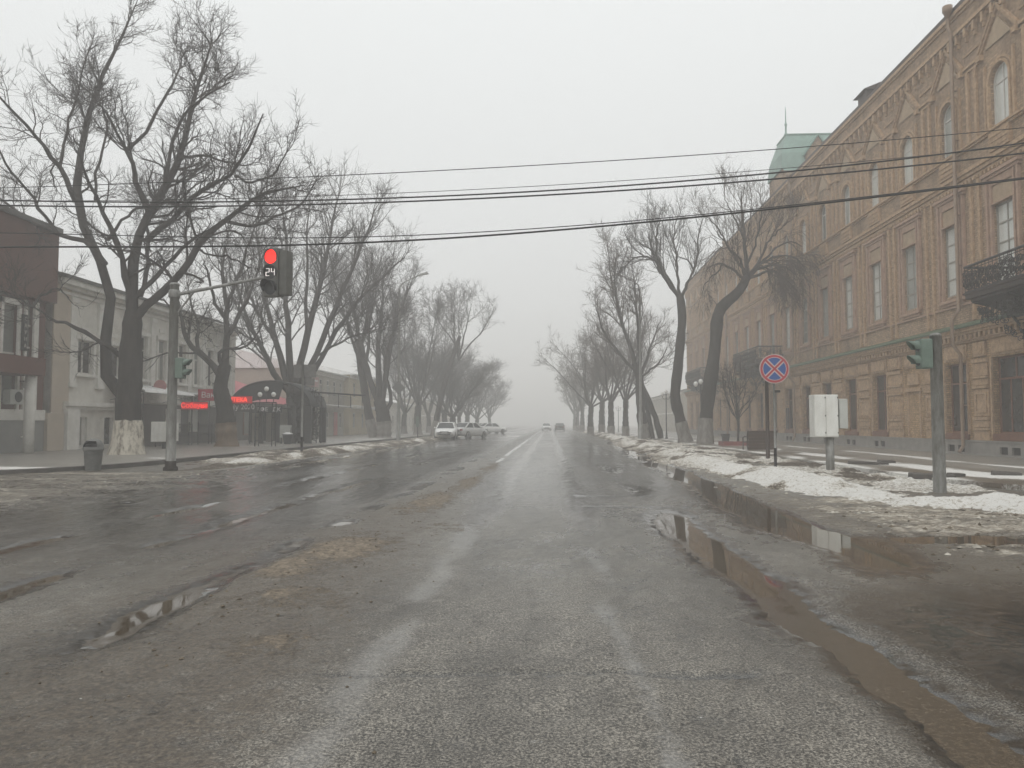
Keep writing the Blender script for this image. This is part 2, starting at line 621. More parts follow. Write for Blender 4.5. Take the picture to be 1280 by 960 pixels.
M['road'] = road_mat()
M['snow'] = snow_mat()
M['pave'] = pave_mat()
M['earth'] = simple('wet_earth', (0.13, 0.11, 0.09), (0.2, 0.18, 0.16), 0.6, 0.8, 0.4, 8)
M['kerb'] = simple('dark_kerb_stone', (0.10, 0.09, 0.08), (0.06, 0.054, 0.048), 3, 0.7, 0.4, 30)
m_, nt, b_ = new_mat('muddy_water')
_dn = math_(nt, 'ADD', attr(nt, 'depth'), math_(nt, 'MULTIPLY', math_(nt, 'SUBTRACT', noise(nt, 9, 6, 0.8), 0.5), 0.55))
_k = ramp(nt, _dn, [(0.06, (1, 1, 1)), (0.32, (0, 0, 0))])
nt.links.new(math_(nt, 'ADD', 0.03, math_(nt, 'MULTIPLY', _k, 0.2)), b_.inputs['Roughness'])
_silt = ramp(nt, noise(nt, 34, 5, 0.85), [(0.38, (0.035, 0.027, 0.018)), (0.5, (0.075, 0.057, 0.037)), (0.62, (0.12, 0.093, 0.063))])
_deep = ramp(nt, noise(nt, 1.5, 4), [(0.3, (0.055, 0.04, 0.024)), (0.7, (0.08, 0.06, 0.038))])
nt.links.new(mixc(nt, _k, _deep, _silt), b_.inputs['Base Color'])
b_.inputs['Specular IOR Level'].default_value = 0.6
bump(nt, b_, noise(nt, 2.2, 2), 0.02, 0.01)
M['water'] = m_


# ------------------------------------------------------------------ road surface with ruts
def bell(x, c, wd):
    return np.exp(-((x - c) / wd) ** 2)


def road_f(X, Y):
    n1 = fbm(X * 0.9, Y * 0.25, 1)
    n2 = fbm(X * 3.0, Y * 1.3, 5)
    n3 = fbm(X * 9.0, Y * 7.0, 9)
    n4 = fbm(X * 22.0, Y * 20.0, 13, 3)
    wob = 0.7 * (fbm(Y * 0.35, Y * 0 + 3.3, 21) - 0.5) + 0.3 * (fbm(X * 0.8, Y * 1.1, 23) - 0.5)
    wob2 = 0.6 * (fbm(Y * 0.4, Y * 0 + 8.3, 25) - 0.5) + 0.4 * (fbm(X * 0.7, Y * 0.9, 27) - 0.5)
    inlane = sst(-9.5, -8.5, X) * (1 - sst(4.0, 5.0, X))
    H = 0.026 + 0.016 * (n1 - 0.5) + 0.018 * (n2 - 0.5) + 0.010 * (n3 - 0.5) + 0.018 * (n4 - 0.5)
    # ruts that hold water
    mk = sst(2.2, 3.2, Y) * (1 - sst(10.5, 12.5, Y)) + 0.55 * bell(Y, 15.5, 1.6) + 0.4 * bell(Y, 22, 2.5)
    H = H - 0.062 * bell(X, 1.74 + wob * 0.7, 0.22 + 0.02 * np.clip(Y - 4, 0, 4) + 0.16 * (n1 - 0.5)) * mk * (0.62 + 0.9 * (n1 - 0.35))
    gc = 3.12 + wob2 + 0.032 * np.clip(Y - 12, 0, 45)
    gm = sst(6.2, 8.0, Y) * (1 - sst(48, 60, Y))
    H = H - 0.07 * bell(X, gc, 0.43) * gm * (0.2 + 1.35 * n1)
    H = H - 0.10 * np.exp(-((X - 5.0 - 0.15 * (Y - 8.9)) / 1.15) ** 2 - ((Y - 8.9 + 0.4 * (n1 - 0.5)) / 0.42) ** 2)
    H = H - 0.06 * np.exp(-((X - 8.6) / 2.0) ** 2 - ((Y - 8.2) / 0.35) ** 2)
    for c, a, sd in ((-2.66, 0.036, 31), (-4.12, 0.034, 35), (-5.5, 0.036, 39)):
        on = sst(0.37, 0.58, fbm(X * 0.5 + sd, Y * 0.55 + sd, sd, 4))
        H = H - a * bell(X, c + wob * 0.4, 0.17 + 0.12 * (n2 - 0.5)) * on * (0.25 + 1.5 * n2) * sst(3, 5, Y) * (1 - sst(28, 40, Y))
    H = H - 0.055 * bell(X, -7.9 - 0.012 * (Y - 20) + wob, 0.45) * sst(20, 26, Y) * (1 - sst(52, 64, Y)) * sst(0.32, 0.5, fbm(X * 0.4, Y * 0.2, 44, 3))
    H = H - 0.05 * np.exp(-((X + 8.8) / 1.6) ** 2 - ((Y - 14.5) / 0.5) ** 2)
    for yc, x0, x1 in ((13.7, 0.2, 2.0), (11.9, 0.4, 2.3), (4.0, -1.4, 1.2)):
        H = H - (0.02 if yc < 5 else 0.034) * bell(Y, yc + 0.05 * (n3 - 0.5) + 0.06 * X + 0.12 * (n2 - 0.5), 0.035 + 0.03 * (yc > 5)) * sst(x0, x0 + 0.3, X) * (1 - sst(x1 - 0.3, x1, X))
    # grit ridge along the middle of the street
    rid = np.abs(2 * n3 - 1)
    sand = np.zeros_like(X)
    for cx, cy_, rx, ry, a in ((-2.05, 7.9, 0.42, 1.0, 0.95), (-2.35, 7.0, 0.3, 0.6, 0.7), (-1.95, 12.6, 0.36, 1.7, 1.0), (-1.75, 16.5, 0.28, 2.6, 0.85), (-1.62, 4.45, 0.3, 0.28, 0.62),
                               (-2.35, 6.6, 0.4, 0.5, 0.75), (-1.7, 22, 0.3, 4.0, 0.6), (-1.3, 9.4, 0.5, 0.6, 0.45), (-1.9, 5.6, 0.5, 0.5, 0.5)):
        sand = np.maximum(sand, a * np.exp(-((X - cx + 0.3 * (n2 - 0.5)) / rx) ** 2 - ((Y - cy_) / ry) ** 2))
    sandm = np.clip(sand * (0.2 + 1.1 * n2 + 0.55 * n3), 0, 1)
    H = H + sandm * (0.018 * rid + 0.022 * n4 + 0.008)
    # churned slush on the corners
    sl = sst(3.75, 4.6, X + 0.9 * (n1 - 0.5)) * (1 - sst(13.2, 14.5, Y)) * sst(4.9, 6.6, Y + 0.35 * (X - 4) + 0.8 * (n1 - 0.5))
    sl2 = sst(6.2, 9.2, -X + 1.6 * (n1 - 0.5) + 0.12 * (Y - 10)) * (1 - sst(19, 22, Y)) * sst(7.5, 11, Y)
    gl = sst(0.25, 0.6, bell(X, 3.85 + 0.035 * np.clip(Y - 12, 0, 45), 0.45)) * sst(7, 10, Y)
    H = H + sl * (0.055 * fbm(X * 1.6, Y * 5.5, 51) + 0.05 * np.abs(2 * fbm(X * 4, Y * 10, 55) - 1) - 0.02)
    H = H + sl2 * (0.05 * fbm(X * 1.2, Y * 3.5, 61) + 0.04 * np.abs(2 * fbm(X * 3, Y * 8, 65) - 1) - 0.015)
    H = H + gl * 0.03 * n2
    slush = np.clip(sl * (0.12 + 1.2 * fbm(X * 0.9, Y * 3.2, 71)) + 0.8 * gl * n2, 0, 1)
    slush = np.maximum(slush, np.clip(sl2 * (0.0 + 1.05 * fbm(X * 0.6, Y * 2.6, 75)), 0, 1))
    mud = 0.85 * bell(X, -2.0, 1.1) * (1 - sst(16, 40, Y)) * (0.5 + 0.95 * n1) + 0.62 * sst(-1.0, -2.2, X) * (1 - sst(6, 15, Y)) * (0.5 + 0.9 * n1)
    mud = np.maximum(mud, 0.95 * sst(2.0, 3.2, X) * (1 - sst(12, 18, Y)) * (0.5 + 0.8 * n1))
    mud = np.maximum(mud, 0.85 * bell(X, 1.75 + wob * 0.5, 0.55) * (1 - sst(9, 16, Y)) * (0.4 + 0.8 * n1))
    mud = np.maximum(mud, sl2 * 0.9)
    mud = np.maximum(mud, 0.5 * sst(6.8, 8.4, -X) * (0.5 + n1))
    # worn wheel tracks, their wet sky sheen partly put into the pale colour
    film = np.zeros_like(X)
    for c, wd, a in ((-0.92, 0.15, 1.05), (0.47, 0.11, 0.85)):
        film = np.maximum(film, a * bell(X, c + 0.25 * wob + 0.16 * (n2 - 0.5), wd + 0.012 * np.clip(Y - 6, 0, 12)) * (0.35 + 0.75 * sst(0.34, 0.62, fbm(X * 3.0, Y * 1.2, 81))))
    far = sst(8, 26, Y)
    film = film * (1 - 0.55 * far) * (0.55 + 0.8 * fbm(X * 1.4, Y * 0.5, 85))
    paint = np.zeros_like(X)
    for cx, y0, y1, wd in ((-2.66, 4.35, 4.75, 0.045), (-2.64, 5.2, 5.34, 0.05), (-2.66, 5.7, 6.0, 0.05), (-4.12, 9.1, 10.0, 0.06), (-5.4, 11.4, 12.4, 0.05), (-1.75, 25.5, 29, 0.075), (-1.75, 31, 70, 0.085), (-1.8, 74, 150, 0.08)):
        paint = np.maximum(paint, (np.abs(X - cx) < wd) * (Y > y0) * (Y < y1) * (0.62 + 0.5 * n2))
    wet = np.clip(sst(0.027, 0.004, H), 0, 1) * (1 - slush * 0.5)
    dark = 1.0 * sst(1.8, 2.3, X + 0.5 * (n2 - 0.5)) * (1 - sst(5.2, 7.2, Y + 0.8 * (n1 - 0.5))) + 0.35 * sst(-6.5, -8, X) * bell(Y, 16, 4)
    smooth_r = 0.95 * sst(-2.3, -3.4, X) * sst(4, 11, Y) * inlane * (0.6 + 0.8 * (n1 - 0.3))
    wet = np.clip(np.maximum(wet, np.maximum(dark, smooth_r)) + 0.25 * bell(X, 1.1, 0.9) * sst(5, 12, Y), 0, 1)
    wet = np.maximum(wet, 0.62 * sst(7, 17, Y) * sst(-2.3, -1.2, X) * (1 - sst(2.4, 3.4, X)) * (0.55 + 0.75 * n1))
    for cx in (-0.92, 0.47):
        wet = np.maximum(wet, 0.95 * bell(X, cx + 0.25 * wob, 0.34) * sst(6, 14, Y))
    return H, dict(film=film, mud=np.clip(mud, 0, 1), sand=np.clip(sandm * 1.15, 0, 1), slush=slush, wet=wet, paint=np.clip(paint, 0, 1))


def spaced(a, b, s0, g):
    out, s = [a], s0
    while out[-1] < b:
        out.append(out[-1] + s)
        s *= g
    return out


xr = list(np.arange(-9.5, 6.5, 0.036))
xs = sorted([-9.5 - (v) for v in spaced(0.05, 40, 0.06, 1.06)] + xr + [6.5 + v for v in spaced(0.05, 40, 0.06, 1.06)])
ys = list(np.linspace(-8, 2.2, 40)) + spaced(2.23, 1450, 0.024, 1.0085)
road = grid_mesh('road', np.array(xs), np.array(ys), road_f, M['road'])
tag(road, kind='structure')

def water_f(X, Y):
    H, a = road_f(X, Y)
    d = np.clip(-H / 0.030, -0.2, 1)
    # the near end of the rut is only a skin of silty water
    d = d - 0.75 * np.exp(-((X - 1.75) / .6) ** 2) * (1 - sst(4.6, 6.6, Y + 1.2 * (fbm(X * 1.6, Y * 1.2, 141) - .5)))
    return np.where(H < 0.02, 0.0, -0.05), dict(depth=d, low=H)


wx = np.array([x for x in xs if -13 < x < 11])
wy = np.array([y for y in ys if 2.2 < y < 66])
wo = grid_mesh('puddle_water', wx, wy, water_f, M['water'], keep=lambda X, Y, Z: Z > -0.01)
tag(wo, kind='structure')
ge = MB()
ge.quad((-390, -55, -0.3), (390, -55, -0.3), (390, 1480, -0.3), (-390, 1480, -0.3))
tag(ge.build('ground', M['earth']), kind='structure')


# ------------------------------------------------------------------ pavements
def poly_dist(X, Y, pl):
    D = np.full(X.shape, 1e9)
    for (ax, ay), (bx, by) in zip(pl[:-1], pl[1:]):
        dx, dy = bx - ax, by - ay
        t = np.clip(((X - ax) * dx + (Y - ay) * dy) / (dx * dx + dy * dy), 0, 1)
        D = np.minimum(D, np.hypot(X - ax - t * dx, Y - ay - t * dy))
    return D


def kerb_left(y):   # x of the left kerb
    return np.where(y < 23, -12.4 - 0.055 * (23 - y) ** 2.1, -12.4 + 0 * y)


def kerb_right(y):
    return np.where(y < 18, 8.3 + 0.10 * (18 - y) ** 2.0, 8.3 + 0 * y)


def pavement(name, side, x_out, y0, y1):
    ys_ = np.array(spaced(y0, y1, 0.12, 1.012))
    k = kerb_left(ys_) if side < 0 else kerb_right(ys_)
    T = np.concatenate([[0.0, 0.0], np.linspace(0.004, 1, 150) ** 1.5])
    Xg = k[:, None] + (x_out - k[:, None]) * T[None, :]
    Yg = np.repeat(ys_[:, None], len(T), 1)
    Zg = 0.13 + 0.02 * (fbm(Xg * 0.6, Yg * 0.6, 91) - 0.5)
    Zg[:, 0] = -0.08
    if side < 0:
        sn = 0.95 * sst(0.5, 0.68, fbm(Xg * 0.45, Yg * 0.9, 95)) * (1 - sst(2, 8, np.abs(Xg - k[:, None]))) * 0.8
        mu = 0.7 * fbm(Xg * 0.3, Yg * 0.8, 99)
        mu = np.maximum(mu, sst(4.5, 1.5, Yg - y0) * 0.9)
    else:
        wv = 1.6 * (fbm(Xg * 0.25, Yg * 0.16, 93) - 0.5)
        lanes = np.maximum(bell(Xg + wv, 10.2, 0.75), 0.85 * bell(Xg - wv, 12.8, 0.4))
        lanes = np.maximum(lanes, 0.9 * bell(Xg + wv, 8.7, 0.5))
        sn = np.clip(lanes * (0.05 + 1.6 * fbm(Xg * 0.8, Yg * 0.5, 95)), 0, 1)
        mu = 0.9 * fbm(Xg * 0.5, Yg * 0.5, 99) * (1 - sst(10, 13, Xg)) + 0.25
        mu = np.maximum(mu, sst(17.5, 16, Yg) * 0.95)
    idx = np.arange(Xg.size).reshape(Xg.shape)
    q = np.stack([idx[:-1, :-1], idx[:-1, 1:], idx[1:, 1:], idx[1:, :-1]], -1).reshape(-1, 4)
    o = np_mesh(name, np.stack([Xg, Yg, Zg], -1).reshape(-1, 3), q, M['pave'], None, True, dict(snow=sn.reshape(-1), mud=mu.reshape(-1)))
    o.data.polygons.foreach_set('use_smooth', [False] * len(o.data.polygons))
    return tag(o, kind='structure')


pavement('pavement', -1, -60, 15.2, 400)
pavement('pavement', 1, 60, 13.0, 400)
kb = MB()
yy = list(np.arange(15.4, 23, 0.3)) + list(np.arange(23, 90, 1.0))
for a, b in zip(yy[:-1], yy[1:]):
    xa, xb = float(kerb_left(np.array(a))), float(kerb_left(np.array(b)))
    kb.add([(xa + .005, a, -.05), (xa + .16, a, -.05), (xb + .16, b, -.05), (xb + .005, b, -.05), (xa + .005, a, .16), (xa + .16, a, .15), (xb + .16, b, .15), (xb + .005, b, .16)],
           [(0, 3, 2, 1), (4, 5, 6, 7), (0, 1, 5, 4), (1, 2, 6, 5), (2, 3, 7, 6), (3, 0, 4, 7)])
tag(kb.build('kerb', M['kerb']), kind='structure')


# ------------------------------------------------------------------ snow banks
RIDGE_R = [(6.6, 140), (5.6, 60), (5.0, 34), (4.75, 22), (5.0, 15.5), (5.9, 12.6), (8.5, 11.4), (15, 11.0), (30, 10.6)]
RIDGE_L = [(-9.4, 140), (-9.3, 70), (-9.5, 34), (-9.7, 21), (-10.6, 17.6), (-13, 15.6), (-20, 14.4), (-34, 13.6)]


def snow_right(X, Y):
    d = poly_dist(X, Y, RIDGE_R)
    n1, n2, n3 = fbm(X * 0.7, Y * 0.45, 101), fbm(X * 2.6, Y * 2.2, 105), fbm(X * 8, Y * 8, 109)
    far = sst(16, 30, Y)
    ridge = np.exp(-(d / (0.75 + 0.25 * far)) ** 2) * (0.07 + 0.30 * n1)
    verge = sst(4.4, 5.4, X) * (1 - sst(8.2, 8.9, X)) * sst(13.5, 16, Y) * (0.06 + 0.14 * fbm(X * 0.8, Y * 0.4, 117))
    near = sst(9, 10.5, Y) * (1 - sst(12.6, 14.2, Y)) * sst(5, 7, X) * 0.07
    Z = -0.05 + ridge + verge + near - 0.015 + 0.16 * (n2 - 0.5) + 0.11 * (n3 - 0.5)
    edge = sst(0.13, 0.02, Z - 0.03)
    dirt = -0.08 + 0.30 * edge + 0.75 * sst(0.46, 0.68, fbm(X * 1.1, Y * 0.9, 111)) + 0.16 * (n2) + 0.22 * far * (1 - bell(X, 7.4, 0.9))
    dirt = dirt - 0.30 * np.exp(-(d / 0.9) ** 2) * (1 - sst(18, 24, Y))
    return Z, dict(dirt=np.clip(dirt, 0, 1))


def snow_left(X, Y):
    d = poly_dist(X, Y, RIDGE_L)
    n1, n2, n3 = fbm(X * 0.7, Y * 0.45, 121), fbm(X * 2.6, Y * 2.2, 125), fbm(X * 8, Y * 8, 129)
    ridge = np.exp(-(d / 0.5) ** 2) * (0.06 + 0.2 * n1) * (0.55 + 0.45 * sst(20, 25, Y))
    k = kerb_left(Y)
    verge = sst(-0.1, 0.5, X - k) * (1 - sst(-9.8, -9.0, X)) * sst(19, 23, Y) * (0.05 + 0.13 * n1 * sst(22, 30, Y))
    heap = 0.12 * np.exp(-((X + 12.0) / 0.7) ** 2 - ((Y - 32) / 2.2) ** 2)
    Z = -0.05 + ridge + verge + heap + 0.09 * (n2 - 0.5) + 0.05 * (n3 - 0.5)
    edge = sst(0.13, 0.02, Z - 0.02)
    dirt = 0.0 + 0.34 * edge + 0.75 * sst(0.35, 0.7, fbm(X * 1.0, Y * 0.6, 131)) + 0.2 * n2 + 0.3 * sst(22, 17, Y)
    return Z, dict(dirt=np.clip(dirt, 0, 1))


sxr = np.array(list(np.arange(3.2, 9.6, 0.06)) + [9.6 + v for v in spaced(0.06, 24, 0.09, 1.03)])
syr = np.array(spaced(8.6, 150, 0.05, 1.010))
o = grid_mesh('snow', sxr, syr, snow_right, M['snow'], keep=lambda X, Y, Z: (Z > 0.0) & (X < kerb_right(Y) + 0.6))
tag(o, kind='stuff')
sxl = np.array(sorted(list(np.arange(-13.2, -8.2, 0.06)) + [-13.2 - v for v in spaced(0.06, 24, 0.09, 1.03)]))
syl = np.array(spaced(12.5, 150, 0.06, 1.010))
o = grid_mesh('snow', sxl, syl, snow_left, M['snow'], keep=lambda X, Y, Z: (Z > 0.0) & (X > kerb_left(Y) - 0.3))
tag(o, kind='stuff')


# ------------------------------------------------------------------ loose clods of dirt and ice
def clods(name, pts, m):
    rg = np.random.default_rng(17)
    base = np.array([(1, 0, 0), (0, 1, 0), (-1, 0, 0), (0, -1, 0), (0, 0, 1), (0, 0, -1)], float)
    tri = np.array([(0, 1, 4), (1, 2, 4), (2, 3, 4), (3, 0, 4), (1, 0, 5), (2, 1, 5), (3, 2, 5), (0, 3, 5)])
    V, Q = [], []
    for i, (x, y, z, r) in enumerate(pts):
        v = base * rg.uniform(.55, 1.25, (6, 1)) * r * np.array([1, 1, .6])
        a = rg.uniform(0, 6.28)
        c, s_ = math.cos(a), math.sin(a)
        v = np.stack([v[:, 0] * c - v[:, 1] * s_, v[:, 0] * s_ + v[:, 1] * c, v[:, 2]], 1) + [x, y, z]
        V.append(v)
        Q.append(tri + 6 * i)
    o = np_mesh(name, np.concatenate(V), np.concatenate(Q), m, None, False)
    return tag(o, kind='stuff')


M['clod'] = simple('dirt_clods', (0.07, 0.055, 0.04), (0.2, 0.165, 0.12), 2.2, 0.95, 0.5, 60)
M['ice_clod'] = simple('dirty_ice_clods', (0.5, 0.47, 0.41), (0.12, 0.098, 0.072), 2.2, 0.7, 0.5, 60)
rg = np.random.default_rng(23)
pts = []


def scatter(n, fx, fy, r0, r1):
    X, Y = fx(n), fy(n)
    H, a = road_f(X, Y)
    for x, y, h in zip(X, Y, H):
        if h > 0.002:
            pts.append((x, y, h + .002, r0 + (r1 - r0) * rg.random() ** 3))


scatter(520, lambda n: rg.normal(-2.0, .32, n), lambda n: rg.uniform(4, 19, n), .005, .022)
scatter(260, lambda n: rg.normal(-1.9, .7, n), lambda n: rg.uniform(3, 14, n), .004, .014)
scatter(700, lambda n: rg.uniform(3.7, 11, n), lambda n: rg.uniform(6.2, 11.2, n), .008, .045)
clods('road_debris', pts, M['clod'])
pts = []
scatter(500, lambda n: rg.uniform(3.8, 9.5, n), lambda n: rg.uniform(7.5, 12.2, n), .012, .06)
scatter(700, lambda n: -9.2 + rg.normal(0, .5, n), lambda n: rg.uniform(15, 45, n), .012, .06)
scatter(500, lambda n: 4.25 + rg.normal(0, .3, n), lambda n: rg.uniform(14, 45, n), .012, .06)
clods('slush_debris', pts, M['ice_clod'])
# ------------------------------------------------------------------ facades
class Facade:
    """u runs up the street, d goes into the wall, z up; s = +1 for the wall across the right pavement, -1 for the other side"""

    def __init__(self, s):
        self.s = s

    def mb(self):
        s = self.s
        return MB(lambda d, u, z: (s * d, u, z))


def wall_band(mb, u0, u1, z0, z1, ops, rev=0.22):
    """a strip of wall with openings (ua, ub, za, zb, arch rise) and their reveals"""
    ops = sorted(ops)
    u = u0
    for ua, ub, za, zb, ar in ops:
        mb.quad((0, u, z0), (0, ua, z0), (0, ua, z1), (0, u, z1))
        mb.quad((0, ua, z0), (0, ub, z0), (0, ub, za), (0, ua, za))
        if ar <= 0:
            prof = [(ua, zb), (ub, zb)]
        else:
            c, w_ = (ua + ub) / 2, (ub - ua) / 2
            prof = [(c - w_ * math.cos(t), zb - ar + ar * math.sin(t)) for t in [math.pi * i / 10 for i in range(11)]]
        for (a, za_), (b, zb_) in zip(prof[:-1], prof[1:]):
            mb.quad((0, a, za_), (0, b, zb_), (0, b, z1), (0, a, z1))
            mb.quad((0, a, za_), (rev, a, za_), (rev, b, zb_), (0, b, zb_))
        mb.quad((0, ua, za), (rev, ua, za), (rev, ua, prof[0][1]), (0, ua, prof[0][1]))
        mb.quad((0, ub, za), (0, ub, prof[-1][1]), (rev, ub, prof[-1][1]), (rev, ub, za))
        mb.quad((0, ua, za), (0, ub, za), (rev, ub, za), (rev, ua, za))
        u = ub
    mb.quad((0, u, z0), (0, u1, z0), (0, u1, z1), (0, u, z1))


def arch_ring(mb, c, w_, zs, r, d0, d1, th, n=10):
    """a moulding of thickness th round an arched head"""
    p = [(math.cos(math.pi * i / n), math.sin(math.pi * i / n)) for i in range(n + 1)]
    for (a, b), (a2, b2) in zip(p[:-1], p[1:]):
        i1, o1 = (c - w_ * a, zs + r * b), (c - (w_ + th) * a, zs + (r + th) * b)
        i2, o2 = (c - w_ * a2, zs + r * b2), (c - (w_ + th) * a2, zs + (r + th) * b2)
        mb.add([(d0, *i1), (d0, *o1), (d0, *o2), (d0, *i2), (d1, *i1), (d1, *o1), (d1, *o2), (d1, *i2)],
               [(0, 1, 2, 3), (1, 5, 6, 2), (0, 3, 7, 4)])


def window_meshes(fc, kind, fm, pm, wd, ht):
    """frame (with its mullions) and pane meshes of one window, local to its lower centre, at the back of the reveal"""
    f, p = fc.mb(), fc.mb()
    h = wd / 2
    t = 0.07
    if kind == 'arched':
        ar = h
        n = 10
        arc = [(-h * math.cos(math.pi * i / n), ht - ar + ar * math.sin(math.pi * i / n)) for i in range(n + 1)]
        inn = [((h - t) * -math.cos(math.pi * i / n), ht - ar + (ar - t) * math.sin(math.pi * i / n)) for i in range(n + 1)]
        for i in range(n):
            f.add([(-.04, *arc[i]), (-.04, *inn[i]), (-.04, *inn[i + 1]), (-.04, *arc[i + 1]), (.03, *inn[i]), (.03, *inn[i + 1])],
                  [(0, 1, 2, 3), (1, 4, 5, 2)])
        zt = ht - ar
        f.box(-.04, .03, -h, -h + t, 0, zt)
        f.box(-.04, .03, h - t, h, 0, zt)
        f.box(-.042, .03, -h, h, 0, t)
        f.box(-.03, .02, -.03, .03, t, ht - t)
        f.box(-.034, .02, -h + t, h - t, zt - .06, zt)
        p.add([(0, x, z_) for x, z_ in arc] + [(0, h, 0), (0, -h, 0)], [tuple(range(n + 3))])
    else:
        f.box(-.04, .03, -h, -h + t, 0, ht)
        f.box(-.04, .03, h - t, h, 0, ht)
        f.box(-.042, .03, -h + t, h - t, 0, t)
        f.box(-.042, .03, -h + t, h - t, ht - t, ht)
        if kind == 'grid':
            f.box(-.03, .02, -.025, .025, t, ht - t)
            for k in (1, 2, 3):
                f.box(-.034, .02, -h + t, h - t, ht * k / 4 - .025, ht * k / 4 + .025)
        elif kind == 'shop':
            f.box(-.05, .02, -h + t, h - t, ht * .70, ht * .70 + .07)
            f.box(-.03, .02, -.03, .03, ht * .70 + .07, ht - t)
            for k in ((-1 / 3, 1 / 3) if wd > 1.8 else (0,)):
                f.box(-.03, .02, k * h - .025, k * h + .025, t, ht * .70)
        elif kind == 'tee':
            f.box(-.034, .02, -h + t, h - t, ht * .66, ht * .66 + .06)
            f.box(-.03, .02, -.03, .03, t, ht * .66)
        elif kind == 'pair':
            f.box(-.03, .02, -.05, .05, t, ht - t)
        p.quad((0, -h, 0), (0, h, 0), (0, h, ht), (0, -h, ht))
    return f.v, f.f, p.v, p.f


class WinKit:
    def __init__(self, fc, kind, fm, pms, wd, ht):
        fv, ff, pv_, pf = window_meshes(fc, kind, fm, None, wd, ht)
        self.fm = bpy.data.meshes.new('window')
        self.fm.from_pydata(fv, [], ff)
        self.fm.materials.append(fm)
        self.pm = []
        for m in pms:
            me = bpy.data.meshes.new('pane')
            me.from_pydata(pv_, [], pf)
            me.materials.append(m)
            self.pm.append(me)

    def put(self, root, fc, u, z, d, which=0):
        o = link('window', self.fm, root)
        o.location = (fc.s * d, u, z)
        p = link('pane', self.pm[which], o)
        p.location = (0, 0, 0)
        return o


# ================================================================== the long brick building
WX = 16.3
FR = Facade(+1)
bb = thing('brick_building', 'long three storey yellow brick building with arched top windows and gabled relief', 'building', (WX, 0, 0))
U0, U1, BAY = 18.5, 92.0, 3.58
CEN = [24.4 + BAY * k for k in range(19) if 24.4 + BAY * k < U1 - 1.5]
PAV = {0: 1, 9: 1, 10: 1, 16: 1, 17: 1}           # the bays that carry a balcony
W2, W3 = 1.3, 1.16
gf_u0, gf_u1 = FR.mb(), FR.mb()
ops1, ops2, ops3 = [], [], []
for k, c in enumerate(CEN):
    if k == 3:
        pass
    elif k == 1:
        ops1.append((c - 1.05, c + 1.05, 0.95, 3.75, 0))
    else:
        ops1.append((c - 0.84, c + 0.84, 0.95, 3.72, 0))
    ops2.append((c - W2 / 2, c + W2 / 2, 6.45, 9.3, 0))
    ops3.append((c - W3 / 2, c + W3 / 2, 12.15, 14.35, W3 / 2))
g = FR.mb()
wall_band(g, U0, U1, 0.0, 5.0, ops1, 0.3)
g.build('ground_storey_wall', M['brick_rich'], bb)
g = FR.mb()
wall_band(g, U0, U1, 5.0, 11.0, ops2, 0.18)
wall_band(g, U0, U1, 11.0, 17.75, ops3, 0.19)
g.quad((0, U1, 0), (14, U1, 0), (14, U1, 17.75), (0, U1, 17.75))
g.quad((0, U0, 0), (0, U0, 17.75), (14, U0, 17.75), (14, U0, 0))
g.build('upper_wall', M['brick'], bb)
g = FR.mb()
g.box(-.12, 14, U0 - .1, U1 + .1, 17.75, 17.95)
g.box(3, 11, U0 + 2, U1 - 2, 17.95, 18.5)
g.build('roof', M['rust_iron'], bb)

# plinth with pairs of cellar openings
g, v = FR.mb(), None
seg = [U0]
for k, c in enumerate(CEN):
    for o_ in (-0.62, 0.12):
        if k != 3:
            seg += [c + o_, c + o_ + 0.5]
seg.append(U1)
for i in range(0, len(seg) - 1, 2):
    g.box(-.1, 0.0, seg[i], seg[i + 1], 0, 0.62)
for i in range(1, len(seg) - 1, 2):
    g.box(-.1, 0.0, seg[i], seg[i + 1], 0, 0.2)
    g.box(-.1, 0.0, seg[i], seg[i + 1], 0.47, 0.62)
g.box(-.13, 0.0, U0, U1, 0.622, 0.68)
g.build('plinth', M['stone_plinth'], bb)
for i in range(1, min(len(seg) - 1, 46), 2):
    v = FR.mb().box(-.03, -.004, seg[i] + .003, seg[i + 1] - .003, .203, .467)
    v.build('cellar_vent', M['void'], bb)

# ground storey relief: banded piers, panels over the windows, dentils and cornice
pn, ct = FR.mb(), FR.mb()
for k in range(len(CEN) + 1):
    c = CEN[0] - BAY / 2 + BAY * k
    wd = 0.5 if k in (1, 2) else 0.7
    a, b = c - wd, c + wd
    if b > U1:
        b = U1
    pr = FR.mb()
    for z0, z1, p in ((.685, 1.05, .07), (1.07, 1.16, .12), (1.18, 1.42, .09), (1.44, 1.56, .13), (1.60, 2.62, .05), (2.64, 2.74, .12), (2.76, 3.0, .08), (3.02, 3.10, .14), (3.12, 3.6, .07), (3.62, 3.76, .12)):
        pr.box(-p, .0, a, b, z0, z1)
    pr.box(-.085, -.0502, a + .12, b - .12, 1.72, 1.80)
    pr.box(-.085, -.0502, a + .12, b - .12, 2.42, 2.50)
    pr.box(-.085, -.0502, a + .12, a + .2, 1.80, 2.42)
    pr.box(-.085, -.0502, b - .2, b - .12, 1.80, 2.42)
    pr.build('pier', M['brick_trim'], bb)
    pn.box(-.10, 0, a + .1, b - .1, 3.86, 4.4)
    pn.box(-.13, -.1002, a + .25, b - .25, 3.95, 4.3)
